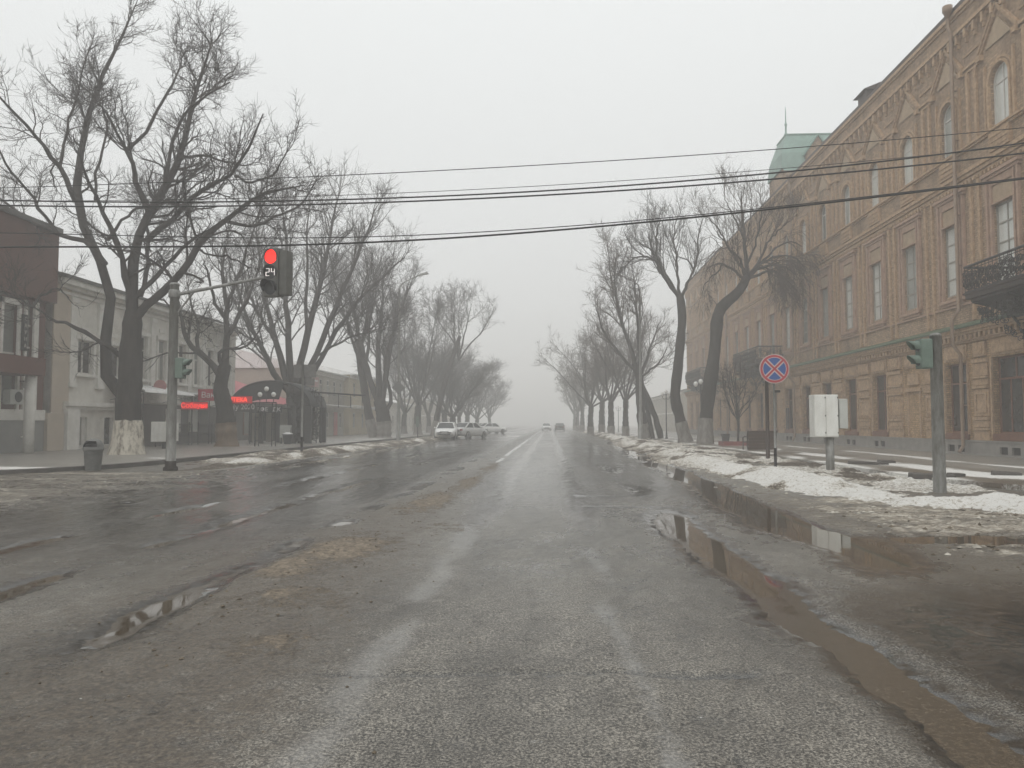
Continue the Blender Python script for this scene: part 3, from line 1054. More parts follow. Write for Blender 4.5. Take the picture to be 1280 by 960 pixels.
for k, c in enumerate(CEN):
    h = 1.05 if k == 1 else .84
    pn.box(-.05, 0, c - h, c + h, 3.82, 4.42)
    pn.box(-.09, -.0502, c - h + .1, c + h - .1, 3.9, 4.34)
    if k != 3:
        FR.mb().box(-.07, 0, c - h - .1, c - h, .9, 3.78).build('jamb_moulding', M['brick_trim'], bb)
        FR.mb().box(-.07, 0, c + h, c + h + .1, .9, 3.78).build('jamb_moulding', M['brick_trim'], bb)
    if k == 3:   # the walled-up doorway
        pr = FR.mb()
        pr.box(-.06, 0, c - .62, c - .5, .69, 2.75)
        pr.box(-.06, 0, c + .5, c + .62, .69, 2.75)
        pr.box(-.1, 0, c - .7, c + .7, 2.745, 2.9)
        pr.build('doorway_moulding', M['brick_trim'], bb)
        FR.mb().box(-.08, 0, c - .5, c + .5, 3.05, 3.55).build('doorway_panel', M['brick_trim'], bb)
pn.build('frieze_moulding', M['brick_trim'], bb)
ct.box(-.10, 0, U0, U1, 4.46, 4.54)
u = U0
while u < U1 - .2:
    ct.box(-.22, 0, u, u + .16, 4.58, 4.76)
    u += .32
ct.box(-.26, 0, U0, U1, 4.763, 4.86)
ct.box(-.34, 0, U0, U1, 4.863, 5.0)
ct.box(-.18, 0, U0, U1, 4.4 + .142, 4.578)
ct.build('dentil_moulding', M['brick_trim'], bb)
g = FR.mb()
g.add([(-.42, U0, 5.0), (-.42, U1, 5.0), (-.42, U1, 5.07), (-.42, U0, 5.07), (0, U0, 5.26), (0, U1, 5.26)], [(0, 1, 2, 3), (3, 2, 5, 4), (0, 4, 5, 1)])
g.build('green_ledge_trim', M['green_metal'], bb)

# second storey relief
s2 = FR.mb()
s2.box(-.07, 0, U0, U1, 5.95, 6.03)
for k, c in enumerate(CEN):
    h = W2 / 2
    for sgn in (-1, 1):
        for a, b, p in ((.0, .10, .10), (.13, .2, .06), (.23, .35, .12)):
            lo, hi = sorted((c + sgn * (h + a), c + sgn * (h + b)))
            s2.box(-p, 0, lo, hi, 6.3, 10.3)
    s2.box(-.13, 0, c - h - .44, c + h + .44, 10.31, 10.42)
    s2.box(-.2, 0, c - h - .5, c + h + .5, 10.423, 10.54)
    s2.box(-.08, 0, c - h, c + h, 10.02, 10.3)
    s2.box(-.16, 0, c - h - .3, c + h + .3, 6.18, 6.3)
    s2.box(-.1, 0, c - h - .2, c + h + .2, 6.06, 6.177)
    FR.mb().box(-.03, 0, c - h, c + h, 9.37, 10.0).build('niche_panel', M['panel_grey'], bb)
    s2.box(-.12, 0, c - h - .13, c + h + .13, 9.302, 9.36)
s2.build('surround_moulding', M['trim_pink'], bb)

# belt between the storeys, aprons, pilaster strips
bt = FR.mb()
for z0, z1, p in ((10.75, 10.83, .07), (10.86, 11.0, .13), (11.003, 11.12, .2), (11.16, 11.22, .09), (11.95, 12.03, .08), (12.033, 12.12, .15)):
    bt.box(-p, 0, U0, U1, z0, z1)
u = U0
while u < U1 - .2:
    bt.box(-.12, 0, u, u + .12, 10.62, 10.747)
    u += .26
for k in range(len(CEN) + 1):
    c = CEN[0] - BAY / 2 + BAY * k
    for o_ in (-.36, .2):
        bt.box(-.09, 0, c + o_, min(c + o_ + .16, U1), 5.3, 10.6)
        bt.box(-.09, 0, c + o_, min(c + o_ + .16, U1), 12.13, 14.9)
for c in CEN:
    bt.box(-.14, 0, c - .62, c + .62, 11.25, 11.93)
    for z_ in (11.36, 11.55, 11.74):
        bt.box(-.17, -.1402, c - .55, c + .55, z_, z_ + .08)
bt.build('belt_moulding', M['brick_trim'], bb)

# third storey: arch mouldings, gables in relief, corbel arcade, parapet
t3 = FR.mb()
for c in CEN:
    h = W3 / 2
    for a, p, th in ((.03, .10, .10), (.17, .06, .08)):
        arch_ring(t3, c, h + a, 14.35 - h, h + a, -p, 0, th)
        for sgn in (-1, 1):
            lo, hi = sorted((c + sgn * (h + a), c + sgn * (h + a + th)))
            t3.box(-p, 0, lo, hi, 12.13, 14.35 - h)
    t3.box(-.09, 0, c - h - .34, c - h - .26, 12.13, 14.6)
    t3.box(-.09, 0, c + h + .26, c + h + .34, 12.13, 14.6)
    for p, off in ((.13, 0), (.08, -.15)):
        zb, za_ = 15.15 + off, 16.55 + off
        for sgn in (-1, 1):
            n = [(c + sgn * 1.25, zb), (c, za_), (c, za_ + .11), (c + sgn * 1.25, zb + .11)]
            t3.add([(-p, *q) for q in n] + [(0, *q) for q in n], [(0, 1, 2, 3), (0, 4, 5, 1), (3, 2, 6, 7), (0, 3, 7, 4)])
    for sgn in (-1, 1):
        lo, hi = sorted((c + sgn * .98, c + sgn * 1.25))
        t3.box(-.18, 0, lo, hi, 14.92, 15.14)
    FR.mb().add([(-.05, c - .8, 15.2), (-.05, c + .8, 15.2), (-.05, c, 16.1), (0, c - .8, 15.2), (0, c + .8, 15.2), (0, c, 16.1)], [(0, 1, 2), (0, 3, 5, 2), (1, 2, 5, 4)]).build('gable_panel', M['panel_grey'], bb)
for z0, z1, p in ((14.93, 15.0, .05), (15.1, 15.2, .08), (15.62, 15.68, .06)):
    for k in range(len(CEN) + 1):
        c = CEN[0] - BAY / 2 + BAY * k
        t3.box(-p, 0, c - .52, min(c + .52, U1), z0, z1)
u = U0
i = 0
while u < U1 - .3:
    t3.box(-.17, 0, u, u + .14, 16.32, 16.7)
    t3.box(-.11, 0, u + .02, u + .12, 16.14, 16.318)
    arch_ring(t3, u + .3, .16, 16.5, .16, -.13, 0, .045, 5)
    u += .6
for z0, z1, p in ((16.72, 16.84, .2), (16.87, 16.95, .12), (17.5, 17.58, .07), (17.6, 17.748, .14)):
    t3.box(-p, 0, U0, U1, z0, z1)
t3.build('gable_moulding', M['brick_trim'], bb)

# windows
kg = WinKit(FR, 'shop', M['brown_frame'], [M['pane_dark']], 1.68, 2.77)
kw = WinKit(FR, 'shop', M['brown_frame'], [M['pane_dark']], 2.1, 2.80)
k2 = WinKit(FR, 'grid', M['grey_frame'], [M['pane_pale'], M['pane_mid'], M['pane_grey']], W2, 2.85)
k3 = WinKit(FR, 'arched', M['white_frame'], [M['pane_pale'], M['pane_mid'], M['pane_grey']], W3, 2.2)
for k, c in enumerate(CEN):
    if k == 1:
        kw.put(bb, FR, c, .95, .24)
    elif k != 3:
        kg.put(bb, FR, c, .95, .24)
    if k < 17:
        k2.put(bb, FR, c, 6.45, .12, 1 if k in (7, 12) else (2 if k in (3, 6, 9) else 0))
        k3.put(bb, FR, c, 12.15, .13, 1 if k in (6, 9) else (2 if k in (2, 5, 8) else 0))
for k, c in enumerate(CEN):
    b_ = FR.mb()
    if k != 3:
        h = 1.05 if k == 1 else .84
        b_.box(-.06, .22, c - h, c + h, .90, .949)
        b_.box(-.09, 0, c - h, c + h, .70, .898)
        b_.build('window_sill', M['brown_frame'], bb)
g = FR.mb()
g.box(-.03, .02, 53.3, 54.4, 0.1, 2.4)
g.build('door', M['rust_iron'], bb)

# downpipes: hopper under the eaves, an offset at each cornice
for u in (30.85, 51.4, 70.5):
    d = FR.mb()
    d.tube([(-.30, u, 17.9), (-.30, u, 17.2), (-.27, u - .12, 16.9), (-.27, u - .12, 5.75), (-.55, u - .12, 5.35), (-.55, u - .12, 4.4), (-.26, u - .12, 4.0), (-.26, u - .12, .45), (-.42, u - .12, .2)], .07, 10)
    d.lathe([(.08, 17.55), (.16, 17.8), (.19, 17.82), (.19, 18.05), (.15, 18.05)], (-.30, u, 0), 10)
    for z_ in (2.0, 7.5, 9.5, 12.5, 14.5):
        d.box(-.28, 0, u - .15, u - .09, z_, z_ + .05)
    d.build('downpipe', M['downpipe'], bb, True)
g = FR.mb()
g.box(.3, 1.6, 40.2, 41.3, 17.95, 18.75)
g.prism([(0.1, 18.75), (1.8, 18.75), (.95, 19.1)], 'y', 40.0, 41.5)
g.build('roof_vent_house', M['rust_iron'], bb)


# balconies: slab, scrolled iron railing, lattice brackets beneath
def scroll(mb, c, r, n, wob, P, th=.02):
    pts = []
    for i in range(n + 1):
        t = i / n
        a = wob + t * 2.4 * math.pi
        rr = r * (1 - .75 * t)
        pts.append(P(c[0] + rr * math.cos(a), c[1] + rr * math.sin(a)))
    mb.tube(pts, th, 4, False)


def balcony(u0, u1, out=1.8):
    sl = FR.mb()
    sl.box(-out, 0, u0, u1, 5.60, 5.76)
    sl.box(-out - .06, 0, u0 - .06, u1 + .06, 5.762, 5.82)
    sl.box(-out + .12, 0, u0 + .12, u1 - .12, 5.5, 5.598)
    slab = sl.build('balcony', M['rust_iron'], bb)
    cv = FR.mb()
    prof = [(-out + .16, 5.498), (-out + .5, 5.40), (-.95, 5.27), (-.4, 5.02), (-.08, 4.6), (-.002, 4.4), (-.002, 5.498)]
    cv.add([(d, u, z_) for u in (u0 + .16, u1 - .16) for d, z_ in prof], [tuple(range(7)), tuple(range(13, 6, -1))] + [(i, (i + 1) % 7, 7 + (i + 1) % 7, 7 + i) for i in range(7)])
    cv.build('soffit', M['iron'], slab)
    rl = FR.mb()
    zr0, zr1 = 5.86, 6.72
    for a, b in (((-out, u0), (-out, u1)), ((-out, u0), (0, u0)), ((-out, u1), (0, u1))):
        L = math.hypot(b[0] - a[0], b[1] - a[1])

        def P(x, z_, a=a, b=b, L=L):
            t = x / L
            bulge = .07 * math.sin(math.pi * (z_ - zr0) / (zr1 - zr0)) if a[0] == b[0] else 0
            return (a[0] + (b[0] - a[0]) * t - bulge, a[1] + (b[1] - a[1]) * t, z_)
        rl.tube([P(0, zr1), P(L, zr1)], .045, 6)
        rl.tube([P(0, zr0), P(L, zr0)], .022, 5)
        rl.tube([P(0, zr1 - .12), P(L, zr1 - .12)], .016, 4)
        nb = max(2, int(L / .42))
        for i in range(nb):
            x = (i + .5) * L / nb
            for sg in (-1, 1):
                scroll(rl, (x + sg * .1, zr0 + .2), .13, 12, 0 if sg > 0 else math.pi, P)
                scroll(rl, (x + sg * .1, zr0 + .52), .13, 12, math.pi if sg > 0 else 0, P)
            scroll(rl, (x, zr0 + .36), .09, 8, 1.0, P)
            rl.tube([P(i * L / nb, zr0), P(i * L / nb, zr1)], .014, 4)
            rl.tube([P((i + .5) * L / nb, zr0), P((i + .5) * L / nb, zr1)], .01, 4)
            for q in range(9):
                r_ = rnd.random
                scroll(rl, (i * L / nb + r_() * L / nb, zr0 + .06 + r_() * .62), .07 + .04 * r_(), 7, r_() * 6, P, .014)
    rl.build('railing_lattice', M['iron'], slab)
    nbk = max(2, round((u1 - u0) / 2.2) + 1)
    for i in range(nbk):
        u = u0 + .25 + (u1 - u0 - .5) * i / (nbk - 1)
        bk = FR.mb()

        def P(x, z_, u=u):
            return (-x, u, z_)
        bk.tube([P(.05, 4.15), P(.12, 4.55), P(.45, 5.0), P(1.0, 5.3), P(out - .12, 5.48)], [.05, .05, .05, .045, .04], 6)
        bk.tube([P(.05, 4.15), P(.05, 5.5)], .05, 6)
        bk.tube([P(.03, 5.47), P(out - .1, 5.47)], .04, 6)
        for (x, z_, r) in ((.25, 5.2, .2), (.6, 5.28, .15), (.2, 4.8, .15), (.95, 5.38, .1), (.16, 4.5, .1), (.45, 5.1, .1), (1.25, 5.42, .07)):
            scroll(bk, (x, z_), r, 14, rnd.random() * 6, P, .022)
            scroll(bk, (x + .05, z_ + .03), r * .7, 10, rnd.random() * 6, P, .02)
        # a hanging skirt of the same ironwork between slab and bracket
        for q in range(34):
            x = .15 + rnd.random() * (out - .35)
            zz = 5.36 - .45 * (1 - x / out) - rnd.random() * max(.18, (1 - x / out) * .95)
            scroll(bk, (x, zz), .1, 9, rnd.random() * 6, lambda a, b, u=u: (-a, u + .03 * math.sin(a * 30), b), .018)
        bk.build('bracket', M['iron'], slab)
    sk = FR.mb()
    nb = int((u1 - u0) / .3)
    for i in range(nb):
        for q in range(4):
            scroll(sk, (u0 + .15 + i * .3 + .1 * rnd.random(), 5.30 - .15 * q - .05 * rnd.random()), .1, 9, rnd.random() * 6, lambda a, b: (-out + .5, a, b), .018)
    for z_ in (5.3, 5.15, 5.0, 4.85):
        sk.tube([(-out + .5, u0 + .1, z_), (-out + .5, u1 - .1, z_)], .014, 4)
    for i in range(nb + 1):
        sk.tube([(-out + .5, u0 + .1 + (u1 - u0 - .2) * i / nb, 4.8), (-out + .5, u0 + .1 + (u1 - u0 - .2) * i / nb, 5.42)], .012, 4)
    sk.build('skirt_lattice', M['iron'], slab)


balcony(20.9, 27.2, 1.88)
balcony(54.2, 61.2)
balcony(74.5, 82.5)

# pavilion end of the far wing: a narrow green copper mansard above the parapet
tw = thing('roof_tower', 'green copper mansard roof with brick gable and thin spire above the brick parapet', 'tower', (16.42, 54, 17.7))
g = MB()
g.box(0, 9, 0, 3.3, 0, 1.5)
g.build('wall', M['brick'], tw)
g = MB()
g.add([(-.12, -.12, 1.5), (9.1, -.12, 1.5), (9.1, 3.42, 1.5), (-.12, 3.42, 1.5), (-.02, .05, 2.7), (9, .05, 2.7), (9, 3.2, 2.7), (-.02, 3.2, 2.7), (.45, .6, 4.15), (8.5, .6, 4.15), (8.5, 2.7, 4.15), (.45, 2.7, 4.15)],
      [(0, 1, 5, 4), (1, 2, 6, 5), (2, 3, 7, 6), (3, 0, 4, 7), (4, 5, 9, 8), (5, 6, 10, 9), (6, 7, 11, 10), (7, 4, 8, 11), (8, 9, 10, 11)])
g.box(.4, 8.55, .55, 2.75, 4.152, 4.24)
g.build('mansard_roof', M['copper'], tw)
for cx, hw in ((2.35, .8), (5.6, .8)):
    g = MB()
    g.prism([(cx - hw, .3), (cx + hw, .3), (cx + hw, 2.5), (cx, 3.7), (cx - hw, 2.5)], 'y', -.3, 1.2)
    g.build('gable', M['brick'], tw)
    g = MB()
    for sgn in (-1, 1):
        g.add([(cx, -.42, 3.74), (cx, 1.3, 3.74), (cx + sgn * (hw + .15), 1.3, 2.36), (cx + sgn * (hw + .15), -.42, 2.36), (cx, -.42, 3.9), (cx, 1.3, 3.9), (cx + sgn * (hw + .15), 1.3, 2.5), (cx + sgn * (hw + .15), -.42, 2.5)],
              [(0, 1, 2, 3), (4, 5, 6, 7), (0, 3, 7, 4), (3, 2, 6, 7)])
    g.build('gable_roof', M['copper'], tw)
g = MB()
g.add([(-.02, -.3, 1.3), (1.1, -.3, 1.3), (1.1, -.2, 1.45), (.55, -.2, 1.75), (-.02, -.2, 1.45)], [(0, 1, 2, 3, 4)])
g.build('ledge_trim', M['copper'], tw)
g = MB()
g.lathe([(.22, 4.2), (.16, 4.5), (.07, 4.7), (.06, 5.2), (.12, 5.3), (.05, 5.4), (.02, 6.6)], (.75, 1.6, 0), 8)
g.build('spire', M['copper'], tw, True)
# ================================================================== buildings across the street
FL = Facade(-1)
LX = -22.0
M['white_stone'] = simple('pale_stucco', (0.72, 0.70, 0.64), (0.54, 0.52, 0.465), 1.6, 0.85, 0.3, 25)
M['white_trim'] = simple('off_white_trim', (0.75, 0.735, 0.69), (0.6, 0.585, 0.535), 2.5, 0.8, 0.2, 30)
M['peach'] = simple('peach_plaster', (0.5, 0.43, 0.35), (0.43, 0.37, 0.3), 1.2, 0.85)
M['grey_base'] = simple('grey_tile_base', (0.25, 0.25, 0.235), (0.2, 0.2, 0.19), 2, 0.6, 0.2, 12)
M['brown_clad'] = simple('brown_cladding', (0.12, 0.042, 0.026), (0.09, 0.034, 0.022), 1.0, 0.55)
M['dark_roof'] = simple('dark_sheet_roof', (0.11, 0.105, 0.095), (0.08, 0.075, 0.068), 1.5, 0.6)
M['red_roof'] = simple('faded_red_sheet_roof', (0.44, 0.09, 0.105), (0.36, 0.075, 0.09), 1.5, 0.55)
M['cream'] = simple('cream_plaster', (0.50, 0.43, 0.28), (0.43, 0.36, 0.24), 1.2, 0.85)
M['beige'] = simple('beige_plaster', (0.36, 0.33, 0.27), (0.29, 0.265, 0.22), 1.0, 0.85)
M['dark_shop'] = simple('brown_shopfront', (0.055, 0.045, 0.037), (0.085, 0.07, 0.06), 1.4, 0.5)
M['red_door'] = simple('red_painted_door', (0.42, 0.06, 0.06), (0.36, 0.05, 0.05), 3, 0.5)
M['roof_snow'] = simple('snow_on_roof', (0.78, 0.78, 0.77), (0.66, 0.65, 0.63), 2.5, 0.8, 0.5, 8)
M['dark_plank'] = simple('dark_brown_planks', (0.075, 0.04, 0.024), (0.045, 0.026, 0.017), 4, 0.6, 0.3, 20, stretch=(0.2, 1, 1))


def T(name, body, parent, loc, size, m, face='-x', extrude=0.01):
    cu = bpy.data.curves.new(name, 'FONT')
    cu.body = body
    cu.size = size
    cu.extrude = extrude
    cu.align_x = 'CENTER'
    cu.align_y = 'CENTER'
    cu.materials.append(m)
    tmp = bpy.data.objects.new('tmp', cu)
    COL.objects.link(tmp)
    bpy.context.view_layer.update()
    me = bpy.data.meshes.new_from_object(tmp.evaluated_get(bpy.context.evaluated_depsgraph_get()))
    bpy.data.objects.remove(tmp)
    o = link(name, me, parent)
    o.location = loc
    # text lies in its own xy plane: stand it up and turn it towards where it faces
    o.rotation_euler = {'-y': (R(90), 0, 0), '+x': (R(90), 0, R(90)), '-x': (R(90), 0, R(-90))}[face]
    return o


# ---- brown clad building at the frame's edge
b1 = thing('brown_building', 'brown clad building with white framed tall windows and a grey tiled base', 'building', (LX, -1.35, 0))
g = FL.mb()
wall_band(g, 14, 33.7, 1.9, 6.6, [(17.5, 18.4, 2.2, 6.2, 0), (20.0, 20.9, 2.2, 6.2, 0), (22.5, 23.4, 2.2, 6.2, 0), (31.0, 31.9, 2.2, 6.2, 0), (32.45, 32.85, 2.0, 6.4, 0)], .2)
g.box(-.3, 10, 14, 34.0, 6.6, 9.75)
g.quad((0, 33.7, 0), (10, 33.7, 0), (10, 33.7, 6.6), (0, 33.7, 6.6))
g.build('clad_wall', M['brown_clad'], b1)
g = FL.mb()
g.box(-.06, 0.0, 14, 32.42, 0, 1.45)
g.box(-.06, 0.0, 32.88, 33.72, 0, 1.45)
g.box(-.06, 0.0, 32.42, 32.88, 0, .8)
g.build('tiled_base', M['grey_base'], b1)
g = FL.mb()
g.box(-.1, 0, 14, 32.42, 1.452, 1.9)
g.box(-.1, 0, 32.88, 33.73, 1.452, 1.9)
g.box(-.09, 0.02, 32.3, 32.44, 1.902, 6.5)
g.box(-.09, 0.02, 32.86, 33.15, 1.902, 6.5)
g.box(-.12, 0, 32.25, 33.0, .74, .8)
g.box(-.11, .02, 30.86, 31.0, 1.902, 6.4)
g.box(-.11, .02, 31.9, 32.04, 1.902, 6.4)
g.box(-.11, .02, 30.86, 32.04, 6.2, 6.42)
g.build('white_frame_trim', M['white_trim'], b1)
g = FL.mb()
g.box(-.42, 10.1, 13.9, 34.1, 9.75, 9.95)
g.box(2, 7, 16, 33.6, 9.95, 10.9)
g.build('roof', M['dark_roof'], b1)
for ua, ub, za, zb, nn in ((32.45, 32.85, .82, 6.4, 6), (31.0, 31.9, 2.2, 6.2, 2), (17.5, 18.4, 2.2, 6.2, 2), (20.0, 20.9, 2.2, 6.2, 2), (22.5, 23.4, 2.2, 6.2, 2)):
    f = FL.mb()
    for i in range(nn + 1):
        z_ = za + (zb - za) * i / nn
        f.box(.08, .14, ua, ub, z_ - .035, z_ + .035)
    fr = f.build('window', M['white_frame'], b1)
    FL.mb().quad((.13, ua, za), (.13, ub, za), (.13, ub, zb), (.13, ua, zb)).build('pane', M['pane_mid'], fr)
g = FL.mb()
g.box(-1.5, 0, 24, 31.6, 3.25, 3.95)
g.build('porch_roof', M['brown_clad'], b1)
g = FL.mb()
g.lathe([(.2, 0.13), (.2, 3.25)], (-1.15, 31.2, 0), 14)
g.build('column', M['white_trim'], b1, True)
sg = thing('vertical_sign', 'narrow black vertical sign with white letters on the brown wall', 'sign', (LX + .12, 30.78, 5.1))
MB().box(-.02, .1, -.12, .12, -.75, .75).build('sign_board', M['black'], sg)
for i, ch in enumerate('САУНА'):
    T('lettering', ch, sg, (.11, 0, .56 - i * .28), .22, M['white_frame'], '+x', .004)
sg = thing('wall_lamp', 'small white wall lantern under the brown porch roof beside the pillar', 'lamp', (LX + .02, 30.7, 2.95))
MB().box(0, .3, -.03, .03, .1, .14).build('arm', M['iron'], sg)
MB().lathe([(.06, -.16), (.1, -.05), (.1, .06), (.04, .1)], (.3, 0, 0), 10).build('lamp_shade', M['white_frame'], sg, True)
sg = thing('air_conditioner', 'grey outdoor air conditioner unit on the wall below the brown porch roof', 'air conditioner', (LX + .05, 30.2, 2.1))
MB().box(0, .32, -.4, .4, 0, .6).build('casing', M['cab_grey'], sg)
o = MB().lathe([(.22, 0), (.22, .01)], (0, 0, 0), 16).build('fan_grille', M['black'], sg)
o.rotation_euler = (0, R(90), 0)
o.location = (.325, .08, .3)
ac_root = sg

# ---- white two storey building with a raised ground floor
b2 = thing('white_building', 'pale stucco building with pilasters and tall narrow windows', 'building', (LX, 0, 0))
VU0, VU1 = 33.1, 52.7
wins = [(35.2, 1.25, 3.66, 5.25), (37.6, 1.2, 3.66, 5.25)] + [(u, .92, 3.72, 6.05) for u in (40.3, 42.4, 44.75, 46.7, 48.6, 50.6)]
g = FL.mb()
wall_band(g, VU0, VU1, 2.4, 8.0, [(u - w_ / 2, u + w_ / 2, a, b, 0) for u, w_, a, b in wins], .18)
wall_band(g, VU0, VU1, 0, 2.4, [(34.65, 35.6, .3, 1.62, 0), (37.0, 38.0, .3, 1.62, 0)], .25)
g.quad((0, VU0, 0), (0, VU0, 8), (12, VU0, 8), (12, VU0, 0))
g.quad((0, VU1, 0), (12, VU1, 0), (12, VU1, 8), (0, VU1, 8))
g.build('stucco_wall', M['white_stone'], b2)
g = FL.mb()
g.box(-.08, 0, VU0 - .3, 34.0, 1.8, 7.6)
g.box(-.2, 0, 32.4, 33.55, .0, 1.79)
g.build('end_bay_wall', M['peach'], b2)
g = FL.mb()
g.box(-.35, 0, 33.6, 38.5, 2.12, 2.32)
g.box(-.22, 0, 33.6, 38.5, 1.98, 2.118)
for u in (34.2, 36.4, 38.95, 41.35, 43.6, 45.7, 47.65, 49.6, 51.7):
    g.box(-.12, 0, u - .22, u + .22, 3.2, 6.9)
    g.box(-.17, 0, u - .28, u + .28, 6.902, 7.15)
    g.box(-.17, 0, u - .28, u + .28, 3.0, 3.198)
for u, w_, a, b in wins:
    g.box(-.1, 0, u - w_ / 2 - .14, u - w_ / 2, a, b)
    g.box(-.1, 0, u + w_ / 2, u + w_ / 2 + .14, a, b)
    g.box(-.16, 0, u - w_ / 2 - .2, u + w_ / 2 + .2, b + .002, b + .2)
    g.box(-.18, 0, u - w_ / 2 - .2, u + w_ / 2 + .2, a - .14, a - .002)
    g.box(-.07, 0, u - .3, u + .3, b + .4, b + .62)
g.box(-.1, 0, VU0, VU1, 7.2, 7.32)
g.box(-.25, 0, VU0, VU1, 7.45, 7.6)
g.box(-.45, 0, VU0 - .2, VU1, 7.603, 7.85)
g.box(-.12, 0, 38.7, VU1, 2.45, 2.6)
g.box(-.3, 0, 33.65, 34.55, 0, 1.975)
g.build('pilaster_moulding', M['white_trim'], b2)
g = FL.mb()
g.add([(-.55, VU0 - .3, 7.86), (-.55, VU1, 7.86), (-.55, VU1, 8.0), (-.55, VU0 - .3, 8.0), (6, VU0 - .3, 9.6), (6, VU1, 9.6), (12, VU0, 8), (12, VU1, 8)],
      [(0, 1, 2, 3), (3, 2, 5, 4), (4, 5, 7, 6), (0, 3, 4)])
g.build('roof', M['dark_roof'], b2)
kp = WinKit(FL, 'pair', M['white_frame'], [M['pane_dark']], 1.25, 1.59)
kt = WinKit(FL, 'tee', M['white_frame'], [M['pane_dark'], M['pane_mid']], .92, 2.33)
for i, (u, w_, a, b) in enumerate(wins):
    (kp if i < 2 else kt).put(b2, FL, u, a, .12, 0 if i < 2 else i % 2)
for ua, ub in ((34.65, 35.6), (37.0, 38.0)):
    f = FL.mb()
    f.box(.12, .2, ua, ua + .08, .3, 1.62)
    f.box(.12, .2, ub - .25, ub, .3, 1.62)
    f.box(-.02, .2, ua - .05, ub + .05, .2, .3)
    f = f.build('window', M['white_frame'], b2)
    FL.mb().quad((.19, ua, .3), (.19, ub, .3), (.19, ub, 1.62), (.19, ua, 1.62)).build('pane', M['pane_dark'], f)
g = FL.mb()
g.box(-.05, 0, 38.8, VU1, .13, 2.4)
g.build('shopfront_wall', M['dark_shop'], b2)
g = FL.mb()
for ua, ub, z0, z1 in ((43.0, 44.6, .9, 2.1), (45.8, 46.8, .9, 2.1)):
    g = FL.mb()
    g.box(-.1, -.04, ua - .08, ub + .08, z0 - .08, z1 + .08)
    f = g.build('window', M['white_frame'], b2)
    FL.mb().quad((-.104, ua, z0), (-.104, ub, z0), (-.104, ub, z1), (-.104, ua, z1)).build('pane', M['pane_pale'], f)
ac = copy_thing(ac_root, (LX + .15, 37.6, 2.95), 0, 'grey air conditioner unit on the pale stucco wall under a tall window')


# ---- snow covered entrance canopies with iron posts and railings
def canopy(u0, u1, z0, z1, out, label):
    t = thing('entrance_canopy', label, 'canopy', (LX, (u0 + u1) / 2, 0), 0, 'entrance canopies of the pale building')
    L = (u1 - u0) / 2
    g = MB()
    g.add([(0.12, -L, z1), (out, -L, z0), (out, L, z0), (.12, L, z1), (.12, -L, z1 + .05), (out, -L, z0 + .05), (out, L, z0 + .05), (.12, L, z1 + .05)],
          [(0, 1, 2, 3), (4, 7, 6, 5), (0, 4, 5, 1), (1, 5, 6, 2), (2, 6, 7, 3)])
    g.build('canopy_sheet', M['dark_roof'], t)
    g = MB()
    n = 14
    vs, fs = [], []
    for i in range(n + 1):
        u = -L + .05 + (2 * L - .1) * i / n
        e = .05 + .05 * vnoise(np.array(i * .8), np.array(u0), 3)
        for x, zz in ((.13, z1 + .055), (.13, z1 + .15), (out * .6, (z0 * .6 + z1 * .4) + .08 + e), (out - .03, z0 + .06 + e), (out + .03, z0 + .02)):
            vs.append((x, u, float(zz)))
    for i in range(n):
        for j in range(4):
            a = i * 5 + j
            fs.append((a, a + 1, a + 6, a + 5))
    fs.append((0, 1, 2, 3, 4))
    fs.append(tuple(n * 5 + k for k in (4, 3, 2, 1, 0)))
    g.add(vs, fs)
    g.build('snow_cover', M['roof_snow'], t, True)
    for u in (-L + .1, L - .1):
        p = MB()
        p.tube([(out - .1, u, .13), (out - .1, u, z0)], .035, 8)
        p.tube([(.2, u, z0 - .35), (out * .5, u, z0 - .2), (out - .1, u, z0 - .05)], .02, 5)
        for q in range(5):
            scroll(p, (out - .3 - q * .22, z0 - .15 + .05 * q), .1, 9, q * 1.2, lambda a, b, u=u: (a, u, b), .012)
        p.build('post', M['iron'], t)
    return t


canopy(37.0, 42.4, 2.85, 3.25, 2.0, 'snow covered sheet canopy behind the big whitewashed tree and grey pole')
canopy(44.6, 48.2, 2.75, 3.1, 1.9, 'smaller snow covered canopy under the red lightbox sign')


def iron_fence(x, u0, u1, h, label, loc_z=.13, axis='y'):
    t = thing('iron_railing', label, 'railing', (x, u0, loc_z))
    g = MB()
    L = u1 - u0

    def P(a, b):
        return (0, a, b) if axis == 'y' else (a, 0, b)
    for z_ in (.12, h - .16, h):
        g.tube([P(0, z_), P(L, z_)], .02, 5)
    n = int(L / .13)
    for i in range(n + 1):
        g.tube([P(L * i / n, .05), P(L * i / n, h + .04)], .011, 4)
        if i % 2 == 0 and i < n:
            scroll(g, (L * (i + 1) / n, h * .5), .12, 8, i, P, .012)
    g.build('rail_lattice', M['iron'], t)
    for i in range(int(L / 1.8) + 1):
        q = MB()
        a = min(L, i * 1.8)
        q.tube([P(a, 0), P(a, h + .14)], .03, 6)
        q.build('post', M['iron'], t)
    return t


